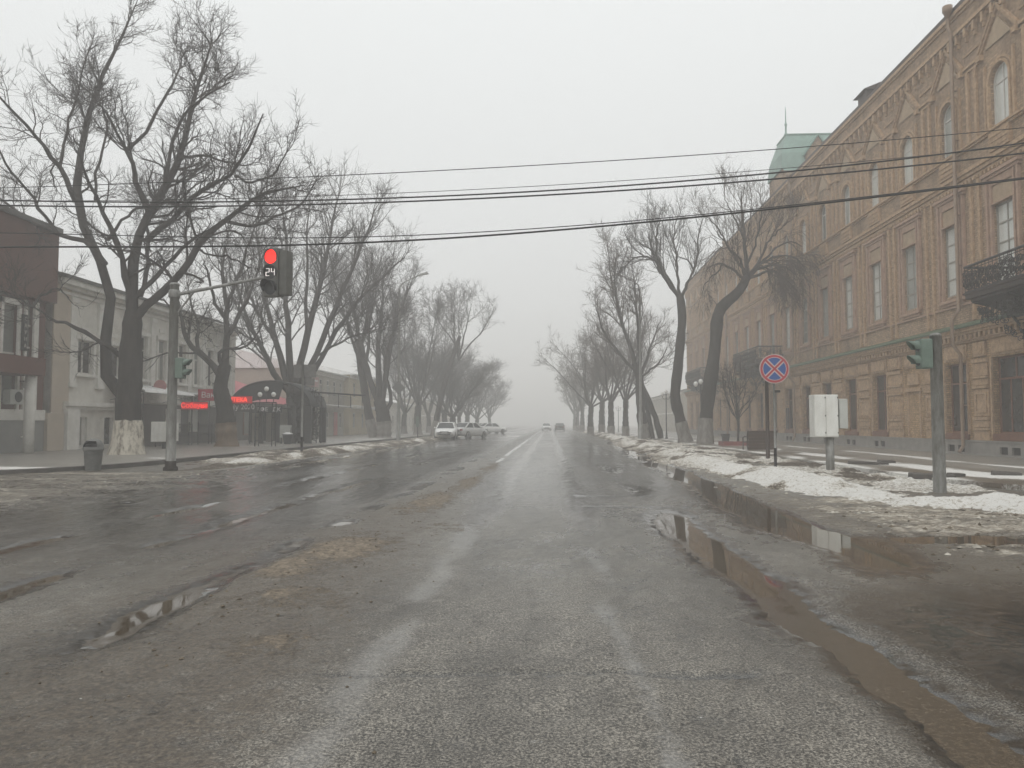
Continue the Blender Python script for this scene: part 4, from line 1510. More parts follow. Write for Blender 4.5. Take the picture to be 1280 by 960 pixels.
iron_fence(LX + 2.0, 38.2, 42.2, 1.15, 'black iron railing below the snow covered canopy, behind the white box')
iron_fence(LX + 2.0, 42.9, 47.4, 1.15, 'black scrolled iron railing under the red LED sign')
M['led'] = emit('red_led', (1.0, 0.03, 0.02), 0.9)
M['led_dim'] = emit('dim_red_led', (0.5, 0.01, 0.02), 0.14)
M['led_hot'] = emit('orange_red_led', (1.0, 0.06, 0.025), 1.3)
M['red_box'] = simple('red_lightbox_face', (0.45, 0.03, 0.06), (0.38, 0.03, 0.05), 3, 0.4)
M['letter_white'] = simple('white_letters', (0.75, 0.73, 0.72), (0.65, 0.63, 0.62), 3, 0.5)
sg = thing('led_sign', 'small dark board with glowing red LED writing hung under the snow covered canopy', 'sign', at(243, 507, 40.8))
MB().box(-.72, .72, 0, .08, -.2, .2).build('sign_board', M['led_dim'], sg)
T('lettering', 'Собауна', sg, (0, -.012, 0), .36, M['led'], '-y', .008)
sg = thing('lightbox_sign', 'red lightbox sign with white lettering beside the second tree', 'sign', at(265, 494, 44.6))
MB().box(-.85, .7, 0, .16, -.33, .36).build('sign_box', M['red_box'], sg)
T('lettering', 'Вакs f', sg, (-.02, -.012, 0), .48, M['letter_white'], '-y', .006)
sg = thing('round_sign', 'small round red and white sign on the pale building above the canopy', 'sign', at(200, 483, 40.6))
g = MB()
g.lathe([(.33, -.03), (.36, 0), (.33, .03)], (0, 0, 0), 20)
o = g.build('sign_disc', simple('faded_red_sign', (.45, .2, .19), (.35, .15, .15), 6, .6), sg)
o.rotation_euler = (R(90), 0, 0)
MB().box(-.45, -.33, -.02, .02, -.02, .02).build('bracket', M['iron'], sg)

# ---- low shop with a faded red roof
b3 = thing('red_roof_building', 'low dark fronted shop with a faded red sheet roof behind the second tree', 'building', (LX, 53.0, 0))
g = MB()
g.box(-10, 0, 0, 13.5, 0, 2.9)
g.build('wall', M['dark_shop'], b3)
g = MB()
g.add([(.5, -.1, 2.9), (.5, 13.7, 2.9), (-10.3, 13.7, 2.9), (-10.3, -.1, 2.9), (-3.8, 1.8, 5.7), (-3.8, 8.5, 4.9)],
      [(0, 1, 5, 4), (1, 2, 5), (2, 3, 4, 5), (3, 0, 4), (0, 3, 2, 1)])
g.build('roof', M['red_roof'], b3)
for k in range(3):
    f = MB()
    a = 1.2 + k * 3.9
    f.box(0, .06, a, a + 2.4, .5, 2.3)
    f = f.build('window', M['brown_frame'], b3)
    MB().quad((.064, a + .1, .6), (.064, a + 2.3, .6), (.064, a + 2.3, 2.2), (.064, a + .1, 2.2)).build('pane', M['pane_mid'], f)
sg = thing('shop_sign', 'bright orange red LED strip sign above the dark shop front beside the second tree', 'sign', at(297, 500, 44.7))
MB().box(-.75, .85, 0, .1, -.2, .22).build('sign_board', M['led_dim'], sg)
T('lettering', 'АПТЕКА', sg, (-.1, -.012, 0), .34, M['led_hot'], '-y', .01)
MB().tube([(-.65, .05, -2.6), (-.65, .05, -.2)], .04, 6).build('post', M['iron'], sg)
MB().tube([(.75, .05, -2.6), (.75, .05, -.2)], .04, 6).build('post', M['iron'], sg)
sg = thing('board_sign', 'pale grey board with white writing below the orange red LED sign', 'sign', at(301, 510, 44.9))
MB().box(-1.0, 1.0, 0, .06, -.25, .32).build('sign_board', M['signal_grey'], sg)
T('lettering', 'Чу 2020', sg, (.1, -.012, .05), .42, M['letter_white'], '-y', .006)
MB().tube([(-.9, .03, -2.15), (-.9, .03, -.25)], .03, 6).build('post', M['iron'], sg)
MB().tube([(.9, .03, -2.15), (.9, .03, -.25)], .03, 6).build('post', M['iron'], sg)


# ---- further houses, fading into the fog
def house(name, label, u0, u1, h, wall_m, roof_m, floors, nwin, x=LX, rise=1.6, snow=True, depth=11, s=-1):
    t = thing(name, label, 'building', (x, u0, 0))
    L = u1 - u0
    fc = Facade(s)
    g = fc.mb()
    fh = h / floors
    for f in range(floors):
        ops = []
        for i in range(nwin):
            u = L * (i + .5) / nwin
            ops.append((u - .5, u + .5, f * fh + .9, f * fh + min(2.5, fh - .4), 0))
        wall_band(g, 0, L, f * fh, (f + 1) * fh, ops, .15)
    for u in (0, L):
        g.quad((0, u, 0), (0, u, h), (depth, u, h), (depth, u, 0))
    g.build('wall', wall_m, t)
    g = fc.mb()
    g.box(-.12, 0, 0, L, h - .35, h - .15)
    g.box(-.25, 0, 0, L, h - .148, h)
    for f in range(1, floors):
        g.box(-.08, 0, 0, L, f * fh - .1, f * fh + .08)
    g.build('cornice_moulding', M['white_trim'], t)
    g = fc.mb()
    g.add([(-.5, -.2, h), (-.5, L + .2, h), (depth / 2, L + .2, h + rise), (depth / 2, -.2, h + rise), (depth + .4, -.2, h), (depth + .4, L + .2, h), (-.5, -.2, h + .1), (-.5, L + .2, h + .1)],
          [(6, 7, 2, 3), (3, 2, 5, 4), (0, 6, 3, 4), (1, 5, 2, 7), (0, 1, 7, 6)])
    g.build('roof', roof_m, t)
    kit = WinKit(fc, 'tee', M['white_frame'], [M['pane_mid'], M['pane_dark']], 1.0, min(2.5, fh - .4) - .9)
    for f in range(floors):
        for i in range(nwin):
            kit.put(t, fc, L * (i + .5) / nwin, f * fh + .9, .1, (i + f) % 2)
    return t


b4 = house('beige_building', 'two storey grey beige building with a red door and snowy balcony ledge', 67.2, 81.2, 6.3, M['beige'], M['roof_snow'], 2, 6)
g = MB()
g.box(0, .08, 10.2, 11.4, .15, 2.5)
g.build('door', M['red_door'], b4)
g = MB()
g.box(0, 1.3, 4.0, 12.5, 2.95, 3.05)
bl = g.build('balcony', M['beige'], b4)
MB().box(-.0, 1.36, 3.9, 12.6, 3.052, 3.15).build('snow_cover', M['roof_snow'], bl)
g = MB()
for i in range(30):
    g.tube([(1.25, 4.05 + i * .29, 3.15), (1.25, 4.05 + i * .29, 4.1)], .015, 4)
g.tube([(1.25, 4.05, 4.1), (1.25, 12.45, 4.1)], .03, 5)
g.build('railing_lattice', M['iron'], bl)
b5 = house('cream_building', 'cream yellow two storey building just beyond the grey beige one', 81.4, 97, 6.6, M['cream'], M['roof_snow'], 2, 4, x=LX + .6)
g = MB()
g.box(0, 1.1, .4, 8, 3.0, 3.1)
g.build('ledge_trim', M['white_trim'], b5)
b6 = house('pale_building', 'pale single storey house with a snowy roof fading into fog', 99, 122, 4.2, M['white_stone'], M['roof_snow'], 1, 7)
b7 = house('foggy_building', 'long pale building barely visible through fog behind the parked cars', 126, 170, 5.5, M['beige'], M['roof_snow'], 2, 10)
b8 = house('hazy_building', 'hazy low building beyond the brick one, almost lost in fog', 112, 160, 6.0, M['beige'], M['dark_roof'], 2, 10, x=19, s=1)
# ================================================================== bare trees
def resample(pts, n, rng=None, wob=0.0):
    p = np.array(pts, float)
    seg = np.linalg.norm(np.diff(p, axis=0), axis=1)
    s = np.concatenate([[0], np.cumsum(seg)])
    # smooth the corners a little: interpolate through a refined path
    t = np.linspace(0, s[-1], n)
    q = np.stack([np.interp(t, s, p[:, i]) for i in range(3)], 1)
    q[1:-1] = 0.25 * q[:-2] + 0.5 * q[1:-1] + 0.25 * q[2:]
    if rng is not None and wob:
        q[1:] += rng.normal(0, wob, (n - 1, 3))
    return q


def spawn(P, Rr, dens, t0, t1, ang, angsd, L0, Lsd, rr, segs, curv, up, rng, rmin, rmax=9, fall=0.6):
    N_, S, _ = P.shape
    seg = np.linalg.norm(np.diff(P, axis=1), axis=2)
    Lp = seg.sum(1)
    n = rng.poisson(np.maximum(dens * Lp * (t1 - t0), 0))
    idx = np.repeat(np.arange(N_), n)
    if len(idx) == 0:
        return np.zeros((0, segs + 1, 3)), np.zeros((0, segs + 1))
    t = t0 + (t1 - t0) * rng.random(len(idx)) ** 0.8
    f = t * (S - 1)
    i0 = np.minimum(f.astype(int), S - 2)
    w_ = (f - i0)[:, None]
    pos = P[idx, i0] * (1 - w_) + P[idx, i0 + 1] * w_
    r0 = Rr[idx, i0] * (1 - w_[:, 0]) + Rr[idx, i0 + 1] * w_[:, 0]
    tan = P[idx, i0 + 1] - P[idx, i0]
    tan /= np.linalg.norm(tan, axis=1, keepdims=True) + 1e-9
    rv = rng.normal(0, 1, (len(idx), 3))
    rv -= (rv * tan).sum(1, keepdims=True) * tan
    rv /= np.linalg.norm(rv, axis=1, keepdims=True) + 1e-9
    a = np.abs(rng.normal(ang, angsd, len(idx)))[:, None]
    d = tan * np.cos(a) + rv * np.sin(a)
    L = L0 * np.exp(rng.normal(0, Lsd, len(idx))) * (1.1 - fall * t)
    r = np.clip(r0 * rr, rmin, rmax)
    out = np.zeros((len(idx), segs + 1, 3))
    out[:, 0] = pos
    for k in range(segs):
        d = d + rng.normal(0, curv, d.shape)
        d[:, 2] += up
        d /= np.linalg.norm(d, axis=1, keepdims=True)
        pos = pos + d * (L / segs)[:, None]
        out[:, k + 1] = pos
    rad = np.maximum(r[:, None] * np.linspace(1, .35, segs + 1)[None, :], rmin * .6)
    return out, rad


def tubes(P, Rr, n):
    """P (T,S,3), Rr (T,S) -> verts, quads of T open tubes with n sides"""
    T_, S, _ = P.shape
    tan = np.empty_like(P)
    tan[:, 1:-1] = P[:, 2:] - P[:, :-2]
    tan[:, 0] = P[:, 1] - P[:, 0]
    tan[:, -1] = P[:, -1] - P[:, -2]
    tan /= np.linalg.norm(tan, axis=2, keepdims=True) + 1e-9
    mean = P[:, -1] - P[:, 0]
    k = np.argmin(np.abs(mean), axis=1)
    ref = np.eye(3)[k][:, None, :]
    a = np.cross(tan, np.broadcast_to(ref, tan.shape))
    a /= np.linalg.norm(a, axis=2, keepdims=True) + 1e-9
    b = np.cross(tan, a)
    w_ = 2 * np.pi * np.arange(n) / n
    V = P[:, :, None, :] + Rr[:, :, None, None] * (a[:, :, None, :] * np.cos(w_)[None, None, :, None] + b[:, :, None, :] * np.sin(w_)[None, None, :, None])
    idx = np.arange(T_ * S * n).reshape(T_, S, n)
    nx = np.roll(idx, -1, axis=2)
    Q = np.stack([idx[:, :-1], nx[:, :-1], nx[:, 1:], idx[:, 1:]], -1).reshape(-1, 4)
    return V.reshape(-1, 3), Q


def join(parts):
    V, Q, o = [], [], 0
    for v, q in parts:
        V.append(v)
        Q.append(q + o)
        o += len(v)
    return np.concatenate(V), np.concatenate(Q)


STYLE = dict(thin=.8,
    d2=1.25, a2=.75, L2=2.3, d3=2.3, a3=.7, L3=1.05, d4=5.0, a4=.65, L4=.42, up2=.06, up3=.07, up4=.05, c2=.2, c3=.22, c4=.2, rmin=.006, t2=.22)


def make_tree(name, label, loc, trunk, limbs, style=None, group=None, wash=None, wash_h=1.15, seed=1, twig='twig', rz=0):
    """trunk: [((x,y,z), r)...] local; limbs: [(points, r0, r1, per-limb style or None)]"""
    rng = np.random.default_rng(seed)
    root = thing(name, label, 'tree', loc, rz, group)
    tp = resample([p for p, r in trunk], 22)
    ss = np.linspace(0, 1, 22)
    zz = np.cumsum(np.concatenate([[0], np.linalg.norm(np.diff(np.array([p for p, r in trunk], float), axis=0), axis=1)]))
    tr = np.interp(ss * zz[-1], zz, [r for p, r in trunk]) * (1 + .05 * rng.normal(0, 1, 22))
    tr[0] *= 1.18
    tr[1] *= 1.05
    V, Q = tubes(tp[None], tr[None], 14)
    # lumps in the bark
    a = fbm(V[:, 0] * 3 + V[:, 1] * 2, V[:, 2] * 1.3, seed) - .5
    cen = np.repeat(tp, 14, axis=0)
    V = cen + (V - cen) * (1 + .28 * a)[:, None]
    woods = [(V, Q)]
    twigs = []
    for pts, r0, r1, st in limbs:
        s = dict(STYLE)
        s.update(style or {})
        s.update(st or {})
        lp = resample(pts, 12, rng, .035)
        r0 = r0 * s['thin']
        lr = np.linspace(1, 0, 12) ** .8 * (r0 - r1) + r1
        lr = lr * (1 + .06 * rng.normal(0, 1, 12))
        P1, R1 = lp[None], lr[None]
        woods.append(tubes(P1, R1, 9))
        P2, R2 = spawn(P1, R1, s['d2'], s['t2'], 1.0, s['a2'], .2, s['L2'], .3, .42, 7, s['c2'], s['up2'], rng, .012, .06)
        ext, er = spawn(P1, R1, 3 / max(.5, np.linalg.norm(np.diff(lp, axis=0), axis=1).sum() * .06), .94, 1.0, .35, .12, s['L2'] * 1.1, .25, .8, 7, s['c2'], s['up2'], rng, .012, .05)
        P2, R2 = np.concatenate([P2, ext]), np.concatenate([R2, er])
        P3, R3 = spawn(P2, R2, s['d3'], .12, 1.0, s['a3'], .22, s['L3'], .3, .55, 5, s['c3'], s['up3'], rng, .009, .02)
        P4, R4 = spawn(P3, R3, s['d4'], .1, 1.0, s['a4'], .22, s['L4'], .35, .6, 3, s['c4'], s['up4'], rng, s['rmin'], .012)
        P4b, R4b = spawn(P2, R2, s['d4'] * .5, .2, 1.0, s['a4'], .22, s['L4'], .35, .4, 3, s['c4'], s['up4'], rng, s['rmin'], .012)
        for P_, R_, n in ((P2, R2, 6), (P3, R3, 4), (P4, R4, 3), (P4b, R4b, 3)):
            if len(P_):
                twigs.append(tubes(P_, R_, n))
    V, Q = join(woods)
    np_mesh('trunk', V, Q, M['bark'], root)
    if twigs:
        V, Q = join(twigs)
        np_mesh('crown', V, Q, M[twig], root)
    if wash:
        k = max(3, int(np.searchsorted(tp[:, 2], wash_h)) + 1)
        fine = resample(tp[:k], 12)
        rf = np.interp(np.linspace(0, 1, 12), np.linspace(0, 1, k), tr[:k]) * 1.07 + .012
        V, Q = tubes(fine[None], rf[None], 20)
        a = fbm(V[:, 0] * 3 + V[:, 1] * 2, V[:, 2] * 1.3, seed) - .5
        cen = np.repeat(fine, 20, axis=0)
        V = cen + (V - cen) * (1 + .28 * a)[:, None]
        top = V[:, 2] > wash_h * .8
        V[top, 2] += .10 * (fbm(V[top, 0] * 9, V[top, 1] * 9, seed + 3) - .5)
        np_mesh('whitewash_band', V, Q, M[wash], root)
    return root


def traced(Y, base, steps, dy):
    """a limb seen along these pixels, running dy metres nearer or farther than Y by its tip"""
    n = len(steps)
    out = []
    for i, (px, py) in enumerate(steps):
        p = at(px, py, Y + dy * (i / max(1, n - 1)) ** 1.3)
        out.append((p[0] - base[0], p[1] - base[1], p[2] - base[2]))
    return out


def vase(n, h0, L, spread, seed, r0=.14, base=(0, 0), up=.12, curv=.1, segs=9, droop=None):
    """limbs that fan out of the trunk's head"""
    rng = np.random.default_rng(seed)
    out = []
    for i in range(n):
        az = 2 * math.pi * (i + .3 * rng.random()) / n + seed
        el = spread * (.55 + .6 * rng.random())
        d = np.array([math.cos(az) * math.sin(el), math.sin(az) * math.sin(el), math.cos(el)])
        p = np.array([base[0], base[1], h0 * (1 - .14 * rng.random())])
        pts = [tuple(p)]
        l_ = L * (.75 + .4 * rng.random())
        for k in range(segs):
            d = d + rng.normal(0, curv, 3)
            d[2] += up
            d /= np.linalg.norm(d)
            p = p + d * l_ / segs
            pts.append(tuple(p))
        out.append((pts, r0 * (.7 + .5 * rng.random()), .02, None))
    return out


# ---- the big tree on the corner, limb by limb
Y1 = 29.6
B1 = G(158, 572)
B1 = (B1[0], B1[1], .1)
Y1 = B1[1]


def tr1(steps, dy):
    return traced(Y1, B1, steps, dy)


def px_r(p, Y):
    return p * Y / FPX


tk = [((0, 0, 0), .55)] + [(q, r) for q, r in zip(tr1([(159, 555), (160, 535), (161, 500), (163, 465), (164, 430), (165, 405), (166, 388)], 0), (.5, .49, .47, .42, .39, .36, .3))]
LM = [
    ([(166, 395), (164, 350), (167, 315), (178, 285), (187, 262), (203, 248), (215, 219), (231, 178), (240, 140), (252, 95), (265, 50)], .30, 1.0),
    ([(186, 264), (176, 240), (165, 205), (159, 184), (147, 169), (135, 150), (128, 130)], .17, -1.5),
    ([(160, 186), (176, 170), (197, 142), (207, 120), (219, 103), (226, 80), (231, 62)], .10, 1.8),
    ([(204, 247), (209, 205), (216, 165), (232, 138), (262, 118), (288, 102)], .10, -2.2),
    ([(222, 200), (240, 192), (262, 196), (288, 205), (312, 206)], .09, 2.0),
    ([(165, 400), (158, 345), (148, 302), (135, 285), (126, 262), (117, 235), (103, 212), (96, 190)], .22, -2.4),
    ([(158, 500), (140, 498), (122, 492), (118, 474), (128, 443), (138, 408), (143, 380), (141, 352), (130, 328), (120, 310), (101, 287), (92, 258), (97, 219), (103, 175), (109, 144), (122, 109), (134, 69), (153, 47), (170, 6)], .34, 2.2),
    ([(94, 250), (75, 209), (62, 190), (47, 175), (35, 155), (19, 144), (5, 125), (-15, 105)], .15, -2.5),
    ([(132, 330), (118, 303), (100, 296), (84, 297), (70, 294), (50, 284), (25, 265), (0, 250), (-25, 236)], .15, 2.8),
    ([(72, 292), (50, 262), (31, 231), (12, 215), (0, 190), (-10, 165)], .10, -2.0),
    ([(167, 402), (186, 383), (202, 366), (217, 355), (232, 335), (245, 311), (264, 287), (282, 275), (300, 262), (318, 249), (335, 238), (353, 237), (380, 232)], .24, -1.5),
    ([(281, 276), (300, 283), (312, 288), (318, 279), (335, 276), (375, 259), (388, 240), (396, 222)], .09, 1.6),
    ([(168, 372), (182, 358), (196, 345), (219, 318), (240, 299), (262, 286), (278, 276)], .15, 2.4),
    ([(184, 300), (196, 285), (216, 276), (228, 258), (238, 249), (259, 234), (276, 226), (294, 221), (305, 200), (318, 165), (330, 140)], .16, -2.8),
    ([(294, 221), (312, 228), (330, 226), (350, 210), (358, 190)], .07, -1.0),
    ([(176, 370), (184, 345), (186, 320), (183, 290), (188, 262), (196, 240)], .13, 3.2),
    ([(152, 446), (143, 438), (125, 425), (100, 413), (75, 402), (56, 393), (40, 383)], .15, -1.6),
    ([(42, 384), (48, 372), (60, 365), (72, 361), (85, 371)], .08, .6),
    ([(42, 384), (20, 372), (0, 365)], .06, -1.2),
    ([(135, 300), (148, 280), (165, 262), (190, 256), (212, 250)], .10, 3.4),
    ([(166, 398), (176, 380), (190, 368), (204, 376), (216, 392), (240, 400)], .07, 2.5),
    ([(119, 250), (118, 215), (128, 190), (135, 160), (128, 130), (122, 110)], .08, 3.4),
    ([(240, 140), (252, 118), (276, 100), (296, 85)], .06, 1.4),
    ([(75, 209), (82, 180), (86, 150), (96, 120), (100, 95), (112, 60)], .08, 1.5),
    ([(245, 311), (262, 318), (290, 322), (312, 335)], .06, -2.4),
]
make_tree('bare_tree', 'huge dark bare tree with whitewashed trunk and low leaning stem, by the domed bin', B1, tk,
          [(tr1(s, dy), r, .022, dict(t2=.45) if i == 6 else None) for i, (s, r, dy) in enumerate(LM)],
          dict(thin=.74, d2=2.6, L2=2.0, d3=4.4, L3=1.15, d4=7.5, L4=.5, c2=.24, c3=.25, c4=.22, up3=.1, up4=.08, rmin=.0075), None, 'whitewash', 1.15, 11)

# ---- second tree behind the signal pole
B2 = G(283, 561)
B2 = (B2[0], B2[1], .1)


def tr2(s, dy):
    return traced(B2[1], B2, s, dy)


tk = [((0, 0, 0), .58)] + list(zip(tr2([(283, 545), (282, 520), (279, 500), (275, 485), (278, 470), (282, 455)], 0), (.5, .46, .40, .37, .36, .3)))
make_tree('bare_tree', 'dark bare tree forking low, standing between the grey signal pole and the arched canopy', B2, tk, [
    (tr2([(278, 475), (268, 457), (250, 443), (237, 430), (229, 415), (224, 395), (220, 370)], -1), .27, .03, None),
    (tr2([(248, 441), (246, 425), (249, 412), (246, 398), (238, 380), (235, 355)], 1.5), .13, .02, None),
    (tr2([(281, 462), (281, 440), (284, 415), (284, 385), (280, 355), (276, 325), (285, 300)], 1.5), .25, .025, None),
    (tr2([(279, 460), (270, 447), (276, 435), (290, 437), (305, 435), (318, 425), (330, 400)], -2), .13, .02, None),
    (tr2([(284, 420), (298, 395), (312, 370), (320, 340), (335, 310)], 2.4), .15, .02, None),
    (tr2([(283, 400), (268, 380), (262, 350), (255, 325)], -2.5), .13, .02, None),
    (tr2([(283, 385), (296, 350), (305, 320), (318, 290), (322, 270)], -1.2), .12, .02, None)],
    dict(d2=2.1, L2=2.6, d3=3.4, L3=1.25, d4=5.6, L4=.55, up2=.1, rmin=.009), None, 'whitewash_brown', 1.1, 22)

# ---- many stemmed tree over the arched canopy
B3 = (-16.6, 50.6, .1)


def tr3(s, dy):
    return traced(B3[1], B3, s, dy)


tk = [((0, 0, 0), .75)] + list(zip(tr3([(370, 530), (370, 510), (370, 492), (371, 478)], 0), (.68, .64, .68, .6)))
up_st = dict(up2=.09, up3=.12, a2=.6, L2=3.4, c2=.12, d2=2.1, d3=3.0, L3=1.6, d4=4.8, L4=.75, rmin=.010)
make_tree('bare_tree', 'many stemmed vase shaped bare tree rising over the dark arched canopy', B3, tk, [
    (tr3([(362, 490), (345, 473), (335, 455), (325, 430), (312, 405), (300, 375), (292, 340)], -2), .28, .03, None),
    (tr3([(360, 485), (352, 455), (345, 425), (335, 395), (328, 355), (325, 320), (320, 280)], 1.5), .3, .03, None),
    (tr3([(366, 482), (362, 450), (362, 420), (358, 380), (357, 340), (360, 300), (352, 260)], -1.5), .32, .03, None),
    (tr3([(371, 480), (376, 450), (384, 420), (392, 385), (402, 345), (412, 300), (418, 262), (425, 240)], 1.5), .33, .03, None),
    (tr3([(376, 480), (388, 460), (398, 440), (408, 410), (425, 370), (445, 330), (458, 290), (468, 262)], -1.5), .3, .03, None),
    (tr3([(380, 478), (400, 455), (415, 420), (440, 385), (468, 355), (490, 335), (507, 322)], 1.2), .25, .03, None),
    (tr3([(384, 420), (382, 380), (385, 335), (382, 290), (388, 255)], 3), .18, .025, None),
    (tr3([(345, 425), (330, 405), (312, 372), (305, 335)], 3.2), .16, .025, None),
    (tr3([(395, 445), (418, 432), (440, 420), (462, 415)], -2.5), .13, .02, None)],
    up_st, None, 'whitewash_grey', 1.0, 33)


def pick(px, Y):
    return (at(px, 530, Y)[0], Y, .1)


# ---- trees along the far pavement
B4 = pick(469, 66)
make_tree('bare_tree', 'slim dark tree leaning towards the houses beside the forked trunk', B4,
          [((0, 0, 0), .42)] + list(zip(traced(66, B4, [(466, 540), (460, 515), (457, 495), (453, 470), (449, 445), (446, 425)], 0), (.4, .36, .34, .32, .3, .26))),
          vase(6, 8.2, 8.0, .6, 4, .17, (-1.5, 0), .1), up_st, None, 'whitewash_grey', 1.3, 44)
B5 = pick(480, 65)
make_tree('bare_tree', 'thick forked bare tree with pale painted foot and one crooked side stem', B5,
          [((0, 0, 0), .62)] + list(zip(traced(65, B5, [(480, 530), (478, 515), (474, 500)], 0), (.58, .58, .5))), [
              (traced(65, B5, [(474, 503), (464, 480), (456, 455), (448, 420), (440, 385), (432, 350)], 2), .38, .03, None),
              (traced(65, B5, [(475, 500), (474, 475), (472, 445), (475, 410), (478, 375), (480, 345)], -2), .36, .03, None),
              (traced(65, B5, [(477, 502), (481, 478), (484, 450), (492, 415), (505, 380), (515, 350)], 2.5), .34, .03, None),
              (traced(65, B5, [(484, 512), (492, 500), (489, 487), (481, 475), (480, 455), (486, 425), (498, 400)], -1.5), .22, .03, None),
              (traced(65, B5, [(456, 455), (462, 420), (460, 385), (455, 345)], 1), .2, .03, None)],
          up_st, None, 'whitewash_grey', 1.3, 55)
far_st = dict(up_st, thin=.7, d2=1.9, d3=2.8, d4=4.4, L4=.85, rmin=.012)
B6 = pick(522, 84)
t6 = make_tree('bare_tree', 'upright multi stemmed tree, greyed by fog, behind the diamond sign', B6,
               [((0, 0, 0), .46), ((0, 0, 2), .38), ((.1, 0, 3.2), .36)], vase(9, 3.3, 10.5, .62, 6, .19, (.1, 0), .08), far_st, None, 'whitewash_grey', 1.1, 66)
B7 = pick(543, 80)
make_tree('bare_tree', 'thin leaning tree beside the white parked car, fading in fog', B7,
          [((0, 0, 0), .36)] + list(zip(traced(80, B7, [(548, 512), (553, 490), (560, 465), (568, 440), (575, 420)], 0), (.3, .27, .25, .22, .2))),
          vase(6, 9.0, 6.5, .75, 8, .14, (2.5, 0), .08), far_st, None, 'whitewash_grey', 1.1, 77)
rt = random.Random(5)
lab = ['tree behind the white parked car, dim in fog', 'tree beyond the pale sedan, dim in fog', 'tree beyond the hatchback, pale grey in fog', 'tree standing past the last parked car, nearly lost in fog',
       'tree far down the row, a pale shape in fog', 'last faint tree of the row, almost white with fog', 'faintest crown of the row down the street', 'ghostly crown at the end of the row']
lab += ['tree crowded between the diamond sign and white car', 'tree between the white car and the sedan, grey in fog', 'tree close behind the leaning one, grey in fog', 'tree filling the row behind the parked sedans']
for i, (px, Y) in enumerate(((556, 98), (574, 112), (596, 126), (612, 145), (505, 92), (566, 88), (536, 104), (584, 118))):
    c = pick(px, Y)
    copy_thing(t6, c, rt.random() * 6.28, 'bare ' + lab[i], 'foggy trees along the street', (rt.uniform(.75, 1.0), rt.uniform(.75, 1.0), rt.uniform(.56, .78)))

# ---- trees along the brick building
B8 = pick(881, 46)


def tr8(s, dy):
    return traced(46, B8, s, dy)


droop = dict(up2=-.22, up3=-.3, up4=-.2, a2=.6, L2=2.6, d2=5.5, d3=4.6, L3=1.2, d4=6.0, L4=.6, c2=.2, c3=.15, rmin=.009, t2=.2)
shoot = dict(up2=.15, up3=.13, up4=.1, a2=.45, L2=2.3, d2=3.0, d3=3.8, L3=1.2, d4=5.2, L4=.65, c2=.1, c3=.12, rmin=.008)
make_tree('willow_tree', 'crooked bare tree with a dense hanging mass of brown twigs before the brick facade', B8,
          [((0, 0, 0), .42)] + list(zip(tr8([(882, 535), (884, 505), (889, 470), (894, 435), (896, 405), (898, 386), (908, 378), (922, 368), (930, 355), (935, 345)], 0), (.40, .38, .39, .36, .34, .35, .32, .29, .26, .2))), [
              (tr8([(934, 350), (934, 325), (930, 300), (928, 270), (926, 240)], .8), .18, .02, shoot),
              (tr8([(933, 345), (922, 325), (908, 305), (895, 290)], -1), .12, .02, shoot),
              (tr8([(935, 345), (950, 325), (962, 300), (972, 285)], 1), .12, .02, shoot),
              (tr8([(932, 352), (945, 338), (962, 330), (980, 332), (992, 342)], .6), .15, .03, droop),
              (tr8([(934, 350), (952, 340), (968, 338), (984, 350)], -1.2), .12, .03, droop),
              (tr8([(930, 350), (918, 338), (905, 330), (892, 330), (882, 338)], .6), .12, .025, dict(droop, d2=3.0)),
              (tr8([(931, 345), (926, 325), (915, 312), (900, 310)], -1.4), .10, .025, dict(droop, d2=2.6)),
              (tr8([(935, 345), (952, 328), (975, 318), (995, 322), (1008, 336)], -.4), .12, .02, dict(droop, d2=3.6)),
              (tr8([(936, 343), (958, 322), (975, 305), (990, 300), (1002, 308)], 1.6), .10, .02, dict(droop, d2=3.0)),
              (tr8([(930, 300), (922, 280), (912, 262), (905, 245)], 1.2), .08, .015, shoot),
              (tr8([(933, 335), (945, 305), (950, 280), (952, 255)], -1.5), .09, .015, shoot),
              (tr8([(908, 305), (898, 285), (886, 272), (876, 268)], 1.0), .07, .015, shoot),
              (tr8([(960, 302), (975, 285), (990, 275)], -1.0), .06, .015, shoot),
              (tr8([(905, 330), (896, 342), (884, 350), (878, 365)], .8), .07, .015, dict(droop, d2=3.0))],
          None, None, 'whitewash_grey', 1.1, 88, 'twig_brown')
B9 = pick(857, 50)


def tr9(s, dy):
    return traced(50, B9, s, dy)


make_tree('bare_tree', 'tall thin trunked bare tree with a fan of straight shoots beside a lamp post', B9,
          [((0, 0, 0), .40)] + list(zip(tr9([(854, 540), (848, 515), (843, 500), (846, 470), (849, 445), (851, 425), (853, 400), (852, 385), (850, 370)], 0), (.36, .33, .34, .31, .29, .3, .28, .28, .24))), [
              (tr9([(850, 374), (838, 358), (825, 340), (816, 318), (810, 290)], 1), .17, .02, shoot),
              (tr9([(848, 370), (832, 345), (822, 325), (805, 318), (790, 322), (780, 335)], -1), .15, .02, dict(shoot, up2=.08)),
              (tr9([(826, 342), (820, 315), (822, 290), (826, 272)], -1.4), .12, .02, shoot),
              (tr9([(852, 372), (860, 355), (867, 340), (862, 325), (845, 320)], .8), .14, .02, shoot),
              (tr9([(866, 342), (872, 320), (872, 295), (878, 275)], -.8), .11, .02, shoot),
              (tr9([(851, 370), (846, 350), (848, 330), (842, 300), (845, 275)], 1.6), .12, .02, shoot),
              (tr9([(822, 325), (812, 310), (795, 300)], 1.8), .08, .02, shoot)],
          None, None, 'whitewash_grey', 1.0, 99)
B10 = pick(810, 63)
brn = dict(up2=.12, up3=.1, a2=.6, L2=2.8, d2=2.8, d3=3.6, L3=1.3, d4=5.0, L4=.65, c2=.13, rmin=.0125)
